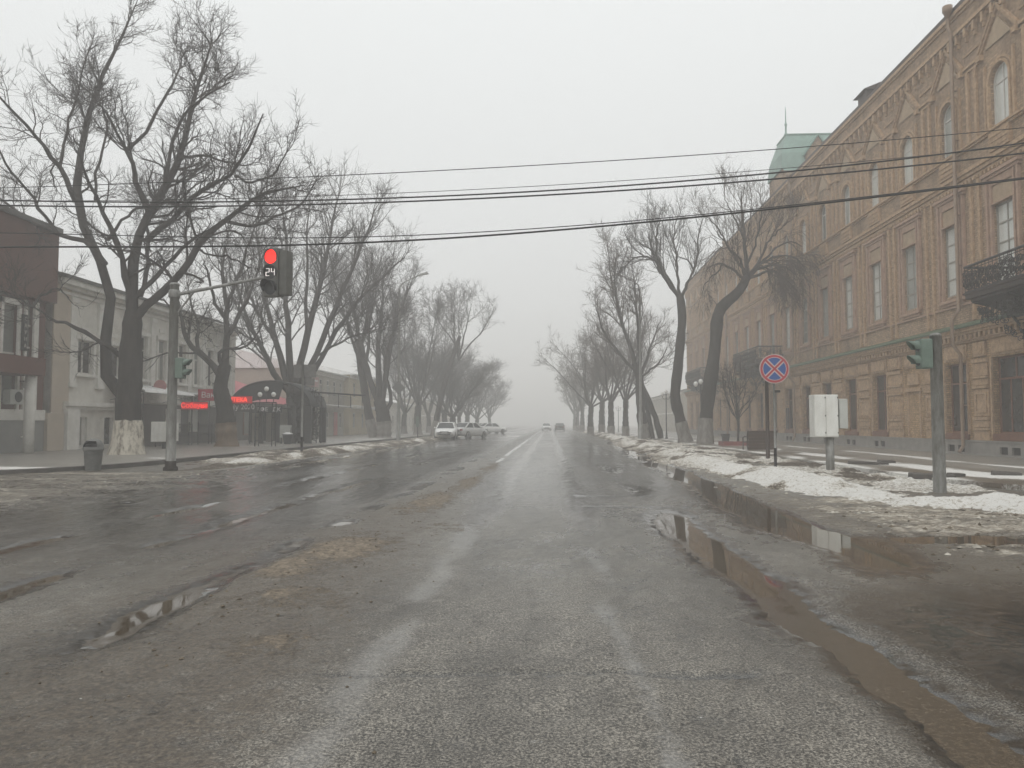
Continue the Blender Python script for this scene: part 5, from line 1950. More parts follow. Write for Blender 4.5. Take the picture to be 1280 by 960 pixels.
make_tree('bare_tree', 'broad bushy bare tree with leaning trunks and brown crown behind a street light', B10,
          [((-.3, 0, 0), .42)] + list(zip(traced(63, B10, [(803, 530), (801, 510), (800, 490), (799, 470)], 0), (.38, .36, .36, .32))), [
              (traced(63, B10, [(826, 548), (820, 525), (814, 505), (806, 490), (798, 475), (792, 455)], 0), .3, .2, dict(d2=0)),
              (traced(63, B10, [(816, 548), (812, 525), (808, 505), (803, 488)], 1.2), .26, .2, dict(d2=0)),
              (traced(63, B10, [(799, 475), (792, 445), (780, 410), (770, 375), (762, 340), (760, 310)], 2), .24, .025, None),
              (traced(63, B10, [(799, 472), (800, 440), (797, 405), (795, 370), (790, 335)], -2), .24, .025, None),
              (traced(63, B10, [(800, 470), (810, 445), (818, 420), (826, 400)], 1.5), .18, .025, None),
              (traced(63, B10, [(796, 465), (780, 450), (765, 430), (752, 410), (745, 385)], -1.5), .18, .025, None),
              (traced(63, B10, [(790, 440), (776, 400), (768, 360), (770, 320)], -2.5), .16, .025, None),
              (traced(63, B10, [(803, 470), (814, 462), (825, 452), (833, 436)], -2), .13, .025, None)],
          brn, None, 'whitewash_grey', 1.2, 110, 'twig_brown')
B11 = pick(752, 96)
t11 = make_tree('bare_tree', 'brownish bare tree past the street light, greyed by fog', B11,
                [((0, 0, 0), .4), ((0, 0, 2.4), .34), ((.1, 0, 4.0), .32)], vase(9, 4.2, 8.5, .7, 16, .16, (.1, 0), .06), dict(brn, thin=.7, d2=2.2, d3=3.0, d4=4.6, rmin=.014), None, 'whitewash_grey', 1.1, 121, 'twig_brown')
lab = ['tree in the fog beyond the brown crowned pair', 'pale tree in fog where the lamp row ends', 'faint tree deep in fog on the brick building side']
lab += ['brownish tree just past the two trunked one', 'tree crowding the brown crowned pair, grey in fog', 'tree beside the faint lamps, pale in fog']
for i, (px, Y) in enumerate(((764, 80), (728, 118), (718, 150), (782, 74), (738, 88), (722, 134))):
    copy_thing(t11, pick(px, Y), rt.random() * 6.28, 'bare ' + lab[i], 'foggy trees beside the brick building', (rt.uniform(.75, 1.0), rt.uniform(.75, 1.0), rt.uniform(.72, .95)))
BS = pick(922, 46)
rng_ = np.random.default_rng(3)
make_tree('sapling_tree', 'small many branched young tree standing before the bench and brick wall', BS,
          [((0, 0, 0), .07), ((.05, 0, 1.0), .06), ((-.05, 0, 2.6), .05), ((-.1, 0, 4.0), .03)],
          vase(9, 1.5, 3.2, .75, 12, .035, (0, 0), .14) + vase(5, 2.8, 2.0, .6, 13, .03, (-.05, 0), .12),
          dict(d2=3.2, L2=.9, d3=4.5, L3=.5, d4=7, L4=.25, up2=.08, rmin=.008), None, None, 1, 131, 'twig_brown')
# ================================================================== street furniture
M['lens_dark'] = simple('dark_lens', (0.02, 0.02, 0.022), (0.03, 0.03, 0.03), 5, 0.2)
M['red_lit'] = emit('lit_red_lamp', (1.0, 0.012, 0.006), 1.7)
M['seg'] = emit('countdown_segments', (1.0, 0.93, 0.9), 0.55)
M['lamp_globe'] = simple('white_glass_globe', (0.78, 0.77, 0.74), (0.7, 0.69, 0.66), 5, 0.3)
M['sign_blue'] = simple('blue_sign_face', (0.02, 0.075, 0.26), (0.03, 0.09, 0.28), 4, 0.45)
M['sign_red'] = simple('red_sign_ring', (0.42, 0.04, 0.05), (0.36, 0.035, 0.045), 4, 0.45)
M['sign_rim'] = simple('pale_sign_rim', (0.6, 0.5, 0.48), (0.5, 0.42, 0.4), 4, 0.5)
M['sign_back'] = simple('grey_sign_back', (0.17, 0.165, 0.155), (0.12, 0.115, 0.11), 5, 0.55)
M['bin_grey'] = simple('grey_bin_metal', (0.15, 0.15, 0.14), (0.09, 0.09, 0.085), 5, 0.5, 0.2, 20)


def visor(mb, c, r, L, ax):
    """open hood over a round lens; ax = direction it sticks out to (unit x or -y)"""
    n = 14
    ring = []
    for i in range(n + 1):
        a = R(-25) + R(230) * i / n
        ring.append((r * math.cos(a), r * math.sin(a)))
    vs = []
    for k, (dd, rr) in enumerate(((0, 1.0), (L, .97), (L, .90), (0, .93))):
        for i, (p, q) in enumerate(ring):
            cut = 0 if dd == 0 else L * .55 * (1 - max(0, q / r) ** .7 if q > 0 else 1)
            d = max(0.012, dd - cut) if dd else 0
            if ax == '-y':
                vs.append((c[0] + p * rr, c[1] - d, c[2] + q * rr))
            elif ax == '+x':
                vs.append((c[0] + d, c[1] + p * rr, c[2] + q * rr))
            else:
                vs.append((c[0] - d, c[1] + p * rr, c[2] + q * rr))
    m = n + 1
    fs = []
    for k in range(3):
        for i in range(n):
            fs.append((k * m + i, k * m + i + 1, (k + 1) * m + i + 1, (k + 1) * m + i))
    mb.add(vs, fs)


def disc(mb, c, r, ax, n=20, off=0.0):
    vs = []
    for i in range(n):
        a = 2 * math.pi * i / n
        p, q = r * math.cos(a), r * math.sin(a)
        vs.append((c[0] + p, c[1] - off, c[2] + q) if ax == '-y' else ((c[0] + off, c[1] + p, c[2] + q) if ax == '+x' else (c[0] - off, c[1] + p, c[2] + q)))
    mb.add(vs, [tuple(range(n))])


def countdown(parent, txt, z, y):
    """seven segment digits"""
    SEG = {'2': 'abged', '4': 'fgbc'}
    w_, h_ = .085, .085
    L = dict(a=(0, 1, 1, 1), b=(1, 1, 1, 0), c=(1, 0, 1, -1), d=(0, -1, 1, -1), e=(0, 0, 0, -1), f=(0, 1, 0, 0), g=(0, 0, 1, 0))
    for k, ch in enumerate(txt):
        g = MB()
        for s in SEG[ch]:
            x0, z0, x1, z1 = L[s]
            ox = -.115 + k * .145
            g.bar((ox + x0 * w_, y, z + z0 * h_), (ox + x1 * w_, y, z + z1 * h_), .008, .017, (0, 1, 0))
        g.build('digit', M['seg'], parent)


def small_head(parent, z, ax):
    """two lamp pedestrian head on the side of a pole"""
    s = 1 if ax == '+x' else -1
    g = MB()
    g.box(*sorted((s * .11, s * .33)), -.13, .13, z - .28, z + .28)
    hd = g.build('signal_head', M['signal_green'], parent, bevel=.025)
    for dz in (.135, -.135):
        l_ = MB()
        disc(l_, (s * .333, 0, z + dz), .095, ax, 18, 0)
        l_.build('lamp_lens', M['lens_dark'], hd)
        v = MB()
        visor(v, (s * .33, 0, z + dz), .115, .2, ax)
        v.build('visor', M['signal_green'], hd, True)
    g = MB()
    for dz in (.2, -.2):
        g.box(*sorted((0, s * .12)), -.03, .03, z + dz - .02, z + dz + .02)
    g.build('bracket', M['black'], parent)


PA = G(213, 590)
tl = thing('traffic_light', 'grey pole with long arm carrying a lit red traffic light and 24 countdown', 'traffic light', (PA[0], PA[1], 0))
g = MB()
g.tube([(0, 0, -.1), (0, 0, .9), (0, 0, 5.12)], [.135, .13, .115], 10)
g.lathe([(.13, 5.1), (.14, 5.12), (.10, 5.17)], (0, 0, 0), 10)
g.lathe([(.14, 4.75), (.155, 4.77), (.155, 4.95), (.14, 4.97)], (0, 0, 0), 10)
g.build('pole', M['galv'], tl, True)
g = MB()
g.lathe([(.19, -.05), (.19, .12), (.142, .16), (.142, .30)], (0, 0, 0), 10)
g.build('pole_foot', M['bark'], tl, True)
g = MB()
g.tube([(.08, 0, 4.85), (2.8, 0, 5.35)], [.05, .042], 8)
g.tube([(.1, 0, 4.35), (.55, 0, 4.92)], .028, 6)
g.build('arm', M['galv'], tl, True)
hd = thing('signal_head_empty', None, None)
bpy.data.objects.remove(hd)
g = MB()
g.box(-.19, .19, 0, .26, -.56, .56)
g.box(-.17, .17, .262, .31, -.5, .5)
for k in (-.19, .19):
    g.box(-.192, .192, -.004, .263, k - .008, k + .008)
hd = g.build('signal_head', M['signal_grey'], tl, bevel=.03)
hd.scale = (1.16, 1.16, 1.16)
hd.location = (2.72, -.12, 5.42)
hd.rotation_euler = (0, 0, R(-15))
for i, (dz, m) in enumerate(((.37, M['red_lit']), (0, M['black']), (-.37, M['lens_dark']))):
    l_ = MB()
    disc(l_, (0, 0, dz), .165, '-y', 24, .006)
    l_.build('lamp_lens', m, hd)
    v = MB()
    visor(v, (0, -.002, dz), .18, (.06, .10, .24)[i], '-y')
    v.build('visor', M['black'], hd, True)
countdown(hd, '24', 0.0, -.02)
g = MB()
g.box(.20, .40, .04, .30, -.54, .50)
for k in (-.36, -.18, 0, .18, .36):
    g.box(.196, .404, .036, .304, k - .012, k + .012)
bx = g.build('side_head', M['signal_grey'], hd, bevel=.02)
small_head(tl, 2.82, '+x')

PB = G(1175, 617)
t2 = thing('pedestrian_signal', 'grey pole with green two lamp pedestrian signal standing in the snowbank', 'traffic light', (PB[0], PB[1], 0))
g = MB()
g.tube([(0, 0, -.1), (0, 0, .05), (0, 0, 2.95)], [.115, .112, .105], 12)
g.lathe([(.11, 2.95), (.09, 3.0), (.04, 3.02)], (0, 0, 0), 12)
g.build('pole', M['galv'], t2, True)
small_head(t2, 2.62, '-x')

# cabinets
PC = G(1038, 591)
cb_ = thing('junction_cabinet', 'white double door cabinet on a thick grey post in the snow, beside the pedestrian signal', 'cabinet', (PC[0], PC[1], 0))
MB().lathe([(.11, -.1), (.11, .95)], (0, 0, 0), 12).build('post', M['galv'], cb_, True)
g = MB()
g.box(-.46, .17, -.2, .2, .95, 2.08)
g.build('cabinet_body', M['cab_white'], cb_, bevel=.015)
for a, b in ((-.45, -.165), (-.155, .16)):
    d = MB().box(a, b, -.215, -.2005, .97, 2.06).build('door', M['cab_white'], cb_, bevel=.006)
    h = MB()
    for z_ in (1.05, 1.5, 1.98):
        h.box(b - .02, b + .0, -.225, -.2155, z_, z_ + .04)
    h.build('hinge_trim', M['black'], d)
g = MB()
g.box(.23, .45, -.12, .2, 1.18, 1.97)
g.build('side_box', M['cab_grey'], cb_, bevel=.012)
MB().box(.17, .23, 0, .1, 1.5, 1.56).build('bracket', M['black'], cb_)
PD = G(205, 564)
cb2 = thing('junction_cabinet', 'white square cabinet before the iron railing, behind the grey signal pole', 'cabinet', (PD[0], PD[1], .13))
MB().lathe([(.09, -.1), (.09, .35)], (0, 0, 0), 10).build('post', M['iron'], cb2, True)
MB().box(-.55, .38, -.22, .22, .32, 1.28).build('cabinet_body', M['cab_white'], cb2, bevel=.015)
MB().box(-.53, .36, -.235, -.2205, .35, 1.25).build('door', M['cab_white'], cb2, bevel=.006)
MB().box(.42, .6, -.2, .2, .35, 1.24).build('side_box', M['cab_white'], cb2, bevel=.012)

# litter bin with a domed, open mouthed hood
PE = G(116, 590)
lb = thing('litter_bin', 'grey metal litter bin with a domed hood on the street corner', 'bin', (PE[0], PE[1], .05))
MB().lathe([(.20, -.05), (.20, .02), (.235, .5), (.25, .52)], (0, 0, 0), 18).build('bin_body', M['bin_grey'], lb, True)
g = MB()
n = 18
vs, fs = [], []
for j in range(7):
    el = R(90) * j / 6
    for i in range(n):
        a = 2 * math.pi * i / n
        vs.append((.255 * math.cos(el) * math.cos(a), .255 * math.cos(el) * math.sin(a), .62 + .24 * math.sin(el)))
for j in range(6):
    for i in range(n):
        if not (j < 3 and (i / n * 360) % 360 > 215 and (i / n * 360) < 320):
            fs.append((j * n + i, j * n + (i + 1) % n, (j + 1) * n + (i + 1) % n, (j + 1) * n + i))
g.add(vs, fs)
g.lathe([(.253, .53), (.26, .54), (.26, .62), (.25, .625)], (0, 0, 0), 18)
g.build('bin_hood', M['bin_grey'], lb, True)
MB().lathe([(.2, .5), (.2, .7)], (0, 0, 0), 14).build('liner', M['void'], lb, True)

# no stopping sign
PF = G(969.5, 587)
ns = thing('road_sign', 'round blue no stopping sign with red ring and red cross', 'sign', (PF[0], PF[1], 0))
MB().tube([(0, 0, -.1), (0, 0, 3.25)], .035, 8).build('post', M['galv'], ns, True)
MB().tube([(0, 0, -.1), (0, 0, .62)], .045, 8).build('post_foot', M['iron'], ns, True)
zc, rr = 2.88, .42
yc = -.06


def dsk(r, y0, y1, n=40):
    vs = [(r * math.cos(2 * math.pi * i / n), y, zc + r * math.sin(2 * math.pi * i / n)) for y in (y0, y1) for i in range(n)]
    return vs, [tuple(range(n)), tuple(reversed(range(n, 2 * n)))] + [(i, (i + 1) % n, n + (i + 1) % n, n + i) for i in range(n)]


MB().add(*dsk(rr, yc, yc + .03)).build('sign_rim', M['sign_rim'], ns)
MB().add(*dsk(rr * .95, yc - .005, yc - .001)).build('sign_ring', M['sign_red'], ns)
MB().add(*dsk(rr * .80, yc - .009, yc - .0052)).build('sign_border', M['sign_rim'], ns)
g = MB()
inr = rr * .76
for q in range(4):
    a0 = R(45 + 90 * q)
    gap = .105
    m = math.asin(gap * .7)
    pts = []
    for i in range(13):
        a = a0 + .2 + (R(90) - .4) * i / 12
        pts.append((inr * math.cos(a), inr * math.sin(a)))
    am = a0 + R(45)
    pts.append((.085 * math.cos(am) * 1.0, .085 * math.sin(am) * 1.0))
    g.add([(p, yc - .013, zc + q_) for p, q_ in pts], [tuple(range(len(pts)))])
g.build('sign_face', M['sign_blue'], ns)
g = MB()
for sgn in (-1, 1):
    c45 = math.cos(R(45)) * rr * .80
    g.bar((-c45, yc - .0145 - .0015 * (sgn > 0), zc - sgn * c45), (c45, yc - .0145 - .0015 * (sgn > 0), zc + sgn * c45), .055, .002, (0, -1, 0))
g.build('sign_cross', M['sign_red'], ns)
MB().box(.0, .16, -.04, -.02, 2.2, 2.27).build('bracket', M['iron'], ns)
PG_ = G(960, 575)
dp = thing('iron_post', 'thick dark brown iron post standing just behind the round blue sign', 'post', (PG_[0], PG_[1], 0))
MB().tube([(0, 0, -.1), (0, 0, 2.95)], [.075, .06], 10).build('post_shaft', M['rust_iron'], dp, True)
MB().lathe([(.08, 2.95), (.1, 2.97), (.04, 3.06)], (0, 0, 0), 10).build('cap', M['rust_iron'], dp, True)

# bench, small bin, red kerbed bed
PH = G(952, 566)
bn = thing('park_bench', 'dark brown plank bench with curved iron arms, in front of the brick building', 'bench', (PH[0], PH[1], .05), R(8))
g = MB()
for k in range(6):
    g.box(-.62, .62, -.02 - .012 * k, .015 - .012 * k, .08 + k * .145, .222 + k * .145)
g.build('backrest', M['dark_plank'], bn)
g = MB()
for k in range(4):
    g.box(-.62, .62, .04 + k * .12, .14 + k * .12, .43, .46)
g.build('seat', M['dark_plank'], bn)
for sx in (-.66, .66):
    g = MB()
    g.tube([(sx, .5, 0), (sx, .48, .42), (sx, .5, .62), (sx, .3, .68), (sx, .0, .66), (sx, -.1, .95)], .03, 6)
    g.tube([(sx, -.12, 0), (sx, .02, .25), (sx, .0, .45), (sx, -.1, .95)], .03, 6)
    g.tube([(sx, 0, .42), (sx, .48, .42)], .022, 6)
    g.build('leg', M['rust_iron'], bn)
PI_ = G(907, 556)
sb = thing('small_bin', 'small dark square bin beside the young tree', 'bin', (PI_[0], PI_[1], .13))
g = MB()
g.add([(-.17, -.17, 0), (.17, -.17, 0), (.17, .17, 0), (-.17, .17, 0), (-.22, -.22, .5), (.22, -.22, .5), (.22, .22, .5), (-.22, .22, .5)], [(0, 3, 2, 1), (0, 1, 5, 4), (1, 2, 6, 5), (2, 3, 7, 6), (3, 0, 4, 7)])
g.build('bin_body', M['iron'], sb)
MB().box(-.24, .24, -.24, .24, .5, .55).build('rim', M['iron'], sb)
PJ = G(922, 560)
rb = thing('planting_bed', 'low dull red edging round the bed of the young tree', 'planter', (PJ[0], PJ[1], .13))
g = MB()
for a in ((-.9, .9, -.6, -.5), (-.9, .9, .5, .6), (-.9, -.8, -.498, .498), (.8, .9, -.498, .498)):
    g.box(a[0], a[1], a[2], a[3], -.05, .22)
g.build('edging', simple('dull_red_paint', (.22, .05, .045), (.14, .04, .035), 5, .7), rb)
MB().box(-.8, .8, -.5, .5, -.04, .12).build('soil', M['earth'], rb)
# loose kerb stones on the muddy corner
for i, (px, py, L, rz) in enumerate(((1165, 604, 1.0, .1), (1195, 603, .42, .5), (1108, 584, .5, .1), (1258, 601, .6, -.15), (1085, 586, 1.1, -.05))):
    p = G(px, py)
    o = MB().box(-L / 2, L / 2, -.09, .09, 0, .13).build('kerb_stone', M['kerb'], None, bevel=.02)
    o.location = (p[0], p[1], .08)
    o.rotation_euler = (R(4), R(3), rz)
    tag(o, ['long dark loose kerb stone lying behind the pedestrian signal pole', 'short dark stone stub just past the pedestrian signal pole', 'dark stone lump in the snow between cabinet and signal pole',
            'dark stone in the snow near the wide brown window', 'long thin kerb stone lying in snow past the white cabinet'][i], 'kerb stone')


# ---- lamps
def globe_lamp(name, label, loc, h, globes, group=None):
    t = thing(name, label, 'street lamp', loc, 0, group)
    g = MB()
    g.lathe([(.12, -.1), (.12, .1), (.08, .2), (.06, .5), (.045, .6), (.04, h)], (0, 0, 0), 10)
    g.build('pole', M['iron'], t, True)
    for (x, dz) in globes:
        if x:
            a = MB()
            a.tube([(0, 0, h - .35), (x * .5, 0, h - .42), (x * .9, 0, h - .3), (x, 0, h + dz - .12)], .018, 6)
            a.build('arm', M['iron'], t)
        s = MB()
        s.lathe([(.03, -.16), (.07, -.13), (.125, -.05), (.135, .02), (.11, .09), (.06, .14), (.01, .16)], (x, 0, h + dz + .02), 12)
        s.build('lamp_globe', M['lamp_globe'], t, True)
    return t


ga = G(325, 561)
gl = thing('globe_lamp', 'black lamp cluster with three white globes on thin twin posts before the arched canopy', 'street lamp', (ga[0], ga[1], .13))
g = MB()
for x in (-.28, -.08, .62, .82):
    g.tube([(x, 0, 0), (x, 0, 2.3)], .028, 6)
for x in (-.18, .72):
    for z_ in (.3, .9, 1.5, 2.1):
        g.tube([(x - .1, 0, z_), (x + .1, 0, z_)], .018, 5)
g.tube([(-.3, 0, 2.3), (.85, 0, 2.3)], .03, 6)
for x, z_ in ((-.05, 2.72), (.3, 2.95), (.68, 2.72)):
    g.tube([(x, 0, 2.3), (x, 0, z_ - .12)], .022, 6)
g.build('post_lattice', M['iron'], gl)
for x, z_ in ((-.05, 2.72), (.3, 3.02), (.68, 2.72)):
    MB().lathe([(.03, -.13), (.08, -.1), (.12, -.03), (.12, .03), (.08, .1), (.01, .13)], (x, 0, z_), 14).build('lamp_globe', M['lamp_globe'], gl, True)

p0 = G(877, 557.5)
lamp = globe_lamp('park_lamp', 'black post lamp with frosted globes close to the crooked trunk', (p0[0], p0[1], .1), 3.55, ((-.3, 0), (.3, 0), (0, .15)), 'black post lamps along the snowy verge')
for i, (px, py) in enumerate(((833, 550.5), (783, 542), (773, 541), (756, 538.5), (741, 536.5), (733, 535.5))):
    p = G(px, py)
    p = (at(px, 530, 1248 / (py - 530))[0], 1248 / (py - 530), .1)
    copy_thing(lamp, p, 0, ['black post lamp between the two tall thin trunks', 'first of the paired dim post lamps past the two trunked tree', 'second of the paired dim post lamps past the two trunked tree',
                            'dim post lamp in fog beyond the pair', 'faint post lamp further into the fog', 'faintest post lamp at the end of the row'][i])


def street_light(label, loc, h, reach, side):
    t = thing('street_light', label, 'street light', loc)
    g = MB()
    g.tube([(0, 0, -.2), (0, 0, 2.2), (0, 0, 2.3), (0, 0, h)], [.17, .15, .11, .08], 10)
    g.build('pole', M['galv'], t, True)
    g = MB()
    g.tube([(0, 0, h), (side * .12, 0, h + .35), (side * .5, 0, h + .6), (side * reach, 0, h + 1.05)], [.07, .06, .05, .045], 8)
    g.build('arm', M['galv'], t, True)
    g = MB()
    g.add([(side * (reach - .1), -.12, h + 1.0), (side * (reach + .75), -.15, h + 1.16), (side * (reach + .75), .15, h + 1.16), (side * (reach - .1), .12, h + 1.0),
           (side * reach, -.06, h + 1.14), (side * (reach + .6), -.08, h + 1.32), (side * (reach + .6), .08, h + 1.32), (side * reach, .06, h + 1.14)],
          [(0, 3, 2, 1), (4, 5, 6, 7), (0, 1, 5, 4), (1, 2, 6, 5), (2, 3, 7, 6), (3, 0, 4, 7)])
    g.build('lamp_head', M['galv'], t, bevel=.02)
    return t


p = G(498, 551.5)
Yl = p[1]
sl_ = street_light('tall grey street light with a curved arm rising among the trees by the diamond sign', p, 11.6, 1.5, 1)
ds = thing('road_sign', 'dark diamond shaped sign seen from behind, fixed to the street light pole', 'sign', (p[0], p[1] - .14, 4.05))
g = MB()
g.prism([(-.5, 0), (0, -.5), (.5, 0), (0, .5)], 'y', -.02, .02)
g.build('sign_plate', M['sign_back'], ds)
MB().box(-.1, .1, .021, .08, -.06, .06).build('bracket', M['iron'], ds)
p = (at(801, 530, 62)[0], 62, 0)
street_light('thin street light pole on the snowy verge beside the two trunked tree', p, 12.2, 1.4, -1)
p = G(522, 548.5)
vp = thing('verge_post', 'short post with a small green plate near the white parked car', 'post', (p[0], p[1], 0))
MB().tube([(0, 0, -.1), (0, 0, 1.95)], .05, 8).build('post_shaft', M['iron'], vp, True)
MB().box(-.14, .14, -.07, -.052, 1.05, 1.95).build('plate', M['signal_green'], vp)

# back of a sign board on a slim pole
p = G(377, 568)
sp_ = thing('road_sign', 'pale rectangular sign boards seen on a slim pole before the arched canopy', 'sign', (p[0], p[1], 0))
MB().tube([(0, 0, -.1), (0, 0, 4.0)], .045, 8).build('pole', M['galv'], sp_, True)
MB().tube([(0, 0, -.1), (0, 0, .75)], .056, 8).build('pole_foot', M['iron'], sp_, True)
MB().box(-.42, .56, .05, .09, 3.3, 3.86).build('sign_plate', M['sign_back'], sp_)
MB().box(.15, .5, .05, .08, 2.95, 3.27).build('small_plate', M['sign_back'], sp_)

# ---- arched canopy over a cafe entrance
ca = thing('arched_canopy', 'dark arched canopy on iron posts with white lettering across its front', 'canopy', (at(337, 530, 45.2)[0], 45.2, .13))
g = MB()
n = 18
W_, Hs, Ha = 2.5, 2.2, 1.6
arc = [(W_ * -math.cos(math.pi * i / n), Hs + Ha * math.sin(math.pi * i / n)) for i in range(n + 1)]
vs, fs = [], []
for y in (0, 3.2):
    for k, (x, z_) in enumerate(arc):
        vs.append((x, y, z_))
    for k, (x, z_) in enumerate(arc):
        vs.append((x * .975, y, Hs + (z_ - Hs) * .955))
m = n + 1
for i in range(n):
    fs += [(i, i + 1, 2 * m + i + 1, 2 * m + i), (m + i, 3 * m + i, 3 * m + i + 1, m + i + 1), (i, m + i, m + i + 1, i + 1), (2 * m + i, 2 * m + i + 1, 3 * m + i + 1, 3 * m + i)]
g.add(vs, fs)
g.build('vault', M['black'], ca, True)
g = MB()
front = [(x * .96, Hs + (z_ - Hs) * .94) for x, z_ in arc]
inner = [(x * .62, Hs - .02 + (z_ - Hs) * .30) for x, z_ in arc]
for i in range(n):
    if i < 11:
        g.quad((front[i][0], .05, front[i][1]), (front[i + 1][0], .05, front[i + 1][1]), (inner[i + 1][0], .05, inner[i + 1][1]), (inner[i][0], .05, inner[i][1]))
g.build('front_panel', M['black'], ca)
for x in (-2.35, -.55, 1.45, 2.3):
    for y in (.12, 3.08):
        p = MB()
        w_ = .11 if x < 2 else .2
        p.box(x - w_, x + w_, y - .1, y + .1, 0, Hs + .05)
        p.build('post', M['iron'], ca)
g = MB()
g.box(-2.4, 1.3, 2.9, 2.98, .1, Hs)
g.build('back_wall', M['dark_shop'], ca)
for i in range(4):
    g = MB()
    g.box(-1.95 + .9 * i, -1.5 + .9 * i, 2.2, 2.26, .05, 2.1)
    g.build('curtain_panel', M['beige'] if i < 3 else M['dark_shop'], ca)
T('lettering', 'КАФЕ', ca, (-.55, -.03, 2.03), .34, M['letter_white'], '-y', .01)
T('lettering', 'ДК', ca, (.42, -.03, 2.03), .34, M['letter_white'], '-y', .01)
g = MB()
g.box(-1.1, .75, -.01, .05, 1.84, 2.22)
g.build('letter_board', M['black'], ca)
g = MB()
for z_ in (.9, 1.4, 1.9):
    g.tube([(1.5, .1, z_), (2.3, .1, z_)], .03, 5)
g.tube([(1.5, .1, 1.9), (1.9, .1, 2.7), (2.3, .1, 1.9)], .04, 5)
g.build('side_lattice', M['iron'], ca)
pl = thing('flower_pot', 'dark flower pot with snow on it under the arched canopy', 'flower pot', (at(360, 530, 44.3)[0], 44.3, .13))
MB().lathe([(.2, 0), (.3, .5), (.33, .52), (.33, .58)], (0, 0, 0), 14).build('pot', M['black'], pl, True)
MB().lathe([(.3, .55), (.26, .62), (.1, .68)], (0, 0, 0), 14).build('snow_cover', M['roof_snow'], pl, True)
nb_ = thing('info_board', 'grey square information board behind the flower pot', 'board', (at(359, 530, 45.6)[0], 45.6, .13))
MB().box(-.45, .45, 0, .06, .35, 1.1).build('board', M['cab_grey'], nb_)
for x in (-.38, .38):
    MB().box(x - .03, x + .03, .061, .1, 0, 1.1).build('leg', M['iron'], nb_)
sh = thing('trimmed_shrub', 'dark bushy shrub mass beside the canopy posts', 'shrub', (at(383, 530, 46.6)[0], 46.6, .13))
rng_ = np.random.default_rng(9)
Pq = np.zeros((900, 3, 3))
c0 = np.stack([rng_.normal(0, .32, 900), rng_.normal(0, .32, 900), rng_.uniform(.15, 3.1, 900)], 1)
dd = rng_.normal(0, .16, (900, 3))
Pq[:, 0], Pq[:, 1], Pq[:, 2] = c0 - dd, c0 + rng_.normal(0, .03, (900, 3)), c0 + dd + [0, 0, .1]
V, Q = tubes(Pq, np.full((900, 3), .022), 3)
np_mesh('foliage', V, Q, M['twig'], sh)
MB().tube([(0, 0, -.1), (0, 0, 2.8)], [.07, .03], 6).build('trunk', M['bark'], sh)

# ---- pergola arm and billboard right of the canopy
pg = thing('iron_pergola', 'tall thin iron lattice pergola with a sloping beam beside the canopy', 'pergola', (at(398, 530, 46.4)[0], 46.4, .13))
for x in (0, .0):
    pass
for (x, y) in ((-.12, 0), (.16, 0)):
    MB().tube([(x, y, 0), (x, y, 2.9)], .035, 6).build('post', M['iron'], pg)
g = MB()
for k in range(9):
    g.tube([(-.12, 0, .3 + k * .3), (.16, 0, .3 + k * .3)], .016, 4)
for k in range(4):
    scroll(g, (.02 + .22 * (k % 2) * (1 if k < 2 else -1), 2.75 - .1 * k), .15, 10, k, lambda a, b: (a, 0, b), .016)
g.build('post_lattice', M['iron'], pg)
g = MB()
g.bar((-.75, 0, 3.15), (1.9, 4.0, 3.05), .09, .1)
g.bar((.02, 0, 2.9), (.02, 0, 3.1), .06, .06)
g.build('beam', M['iron'], pg)
for k in range(3):
    MB().tube([(.9 + .45 * k, 1.2 + 1.2 * k, 3.05), (.9 + .45 * k, 1.2 + 1.2 * k, 2.2)], .02, 5).build('hanger', M['iron'], pg)
bd = thing('shop_sign', 'small faded red and white board sign on the beige building wall', 'sign', (LX + .12, 68.9, 5.2))
MB().box(0, .1, -.1, 2.6, -.45, .5).build('sign_board', simple('faded_red_board', (.42, .2, .19), (.36, .28, .26), 3, .6), bd)
MB().box(.102, .112, .6, 2.3, .05, .2).build('stripe', M['letter_white'], bd)


# ---- cars
M['car_white'] = simple('white_car_paint', (0.87, 0.87, 0.855), (0.82, 0.82, 0.8), 1.2, 0.25)
M['car_silver'] = simple('silver_car_paint', (0.62, 0.62, 0.61), (0.55, 0.55, 0.54), 1.2, 0.3)
M['car_dark'] = simple('dark_grey_car_paint', (0.07, 0.075, 0.075), (0.05, 0.055, 0.055), 1.2, 0.3)
M['car_glass'] = simple('car_glass', (0.03, 0.035, 0.035), (0.05, 0.055, 0.055), 1, 0.06)
M['lamp_clear'] = simple('clear_lamp_glass', (0.55, 0.55, 0.53), (0.45, 0.45, 0.43), 6, 0.1)
M['lamp_red'] = simple('red_tail_lamp', (0.3, 0.02, 0.02), (0.25, 0.02, 0.02), 6, 0.2)
M['alloy'] = simple('grey_wheel_rim', (0.35, 0.35, 0.34), (0.25, 0.25, 0.24), 6, 0.35, metal=.5)


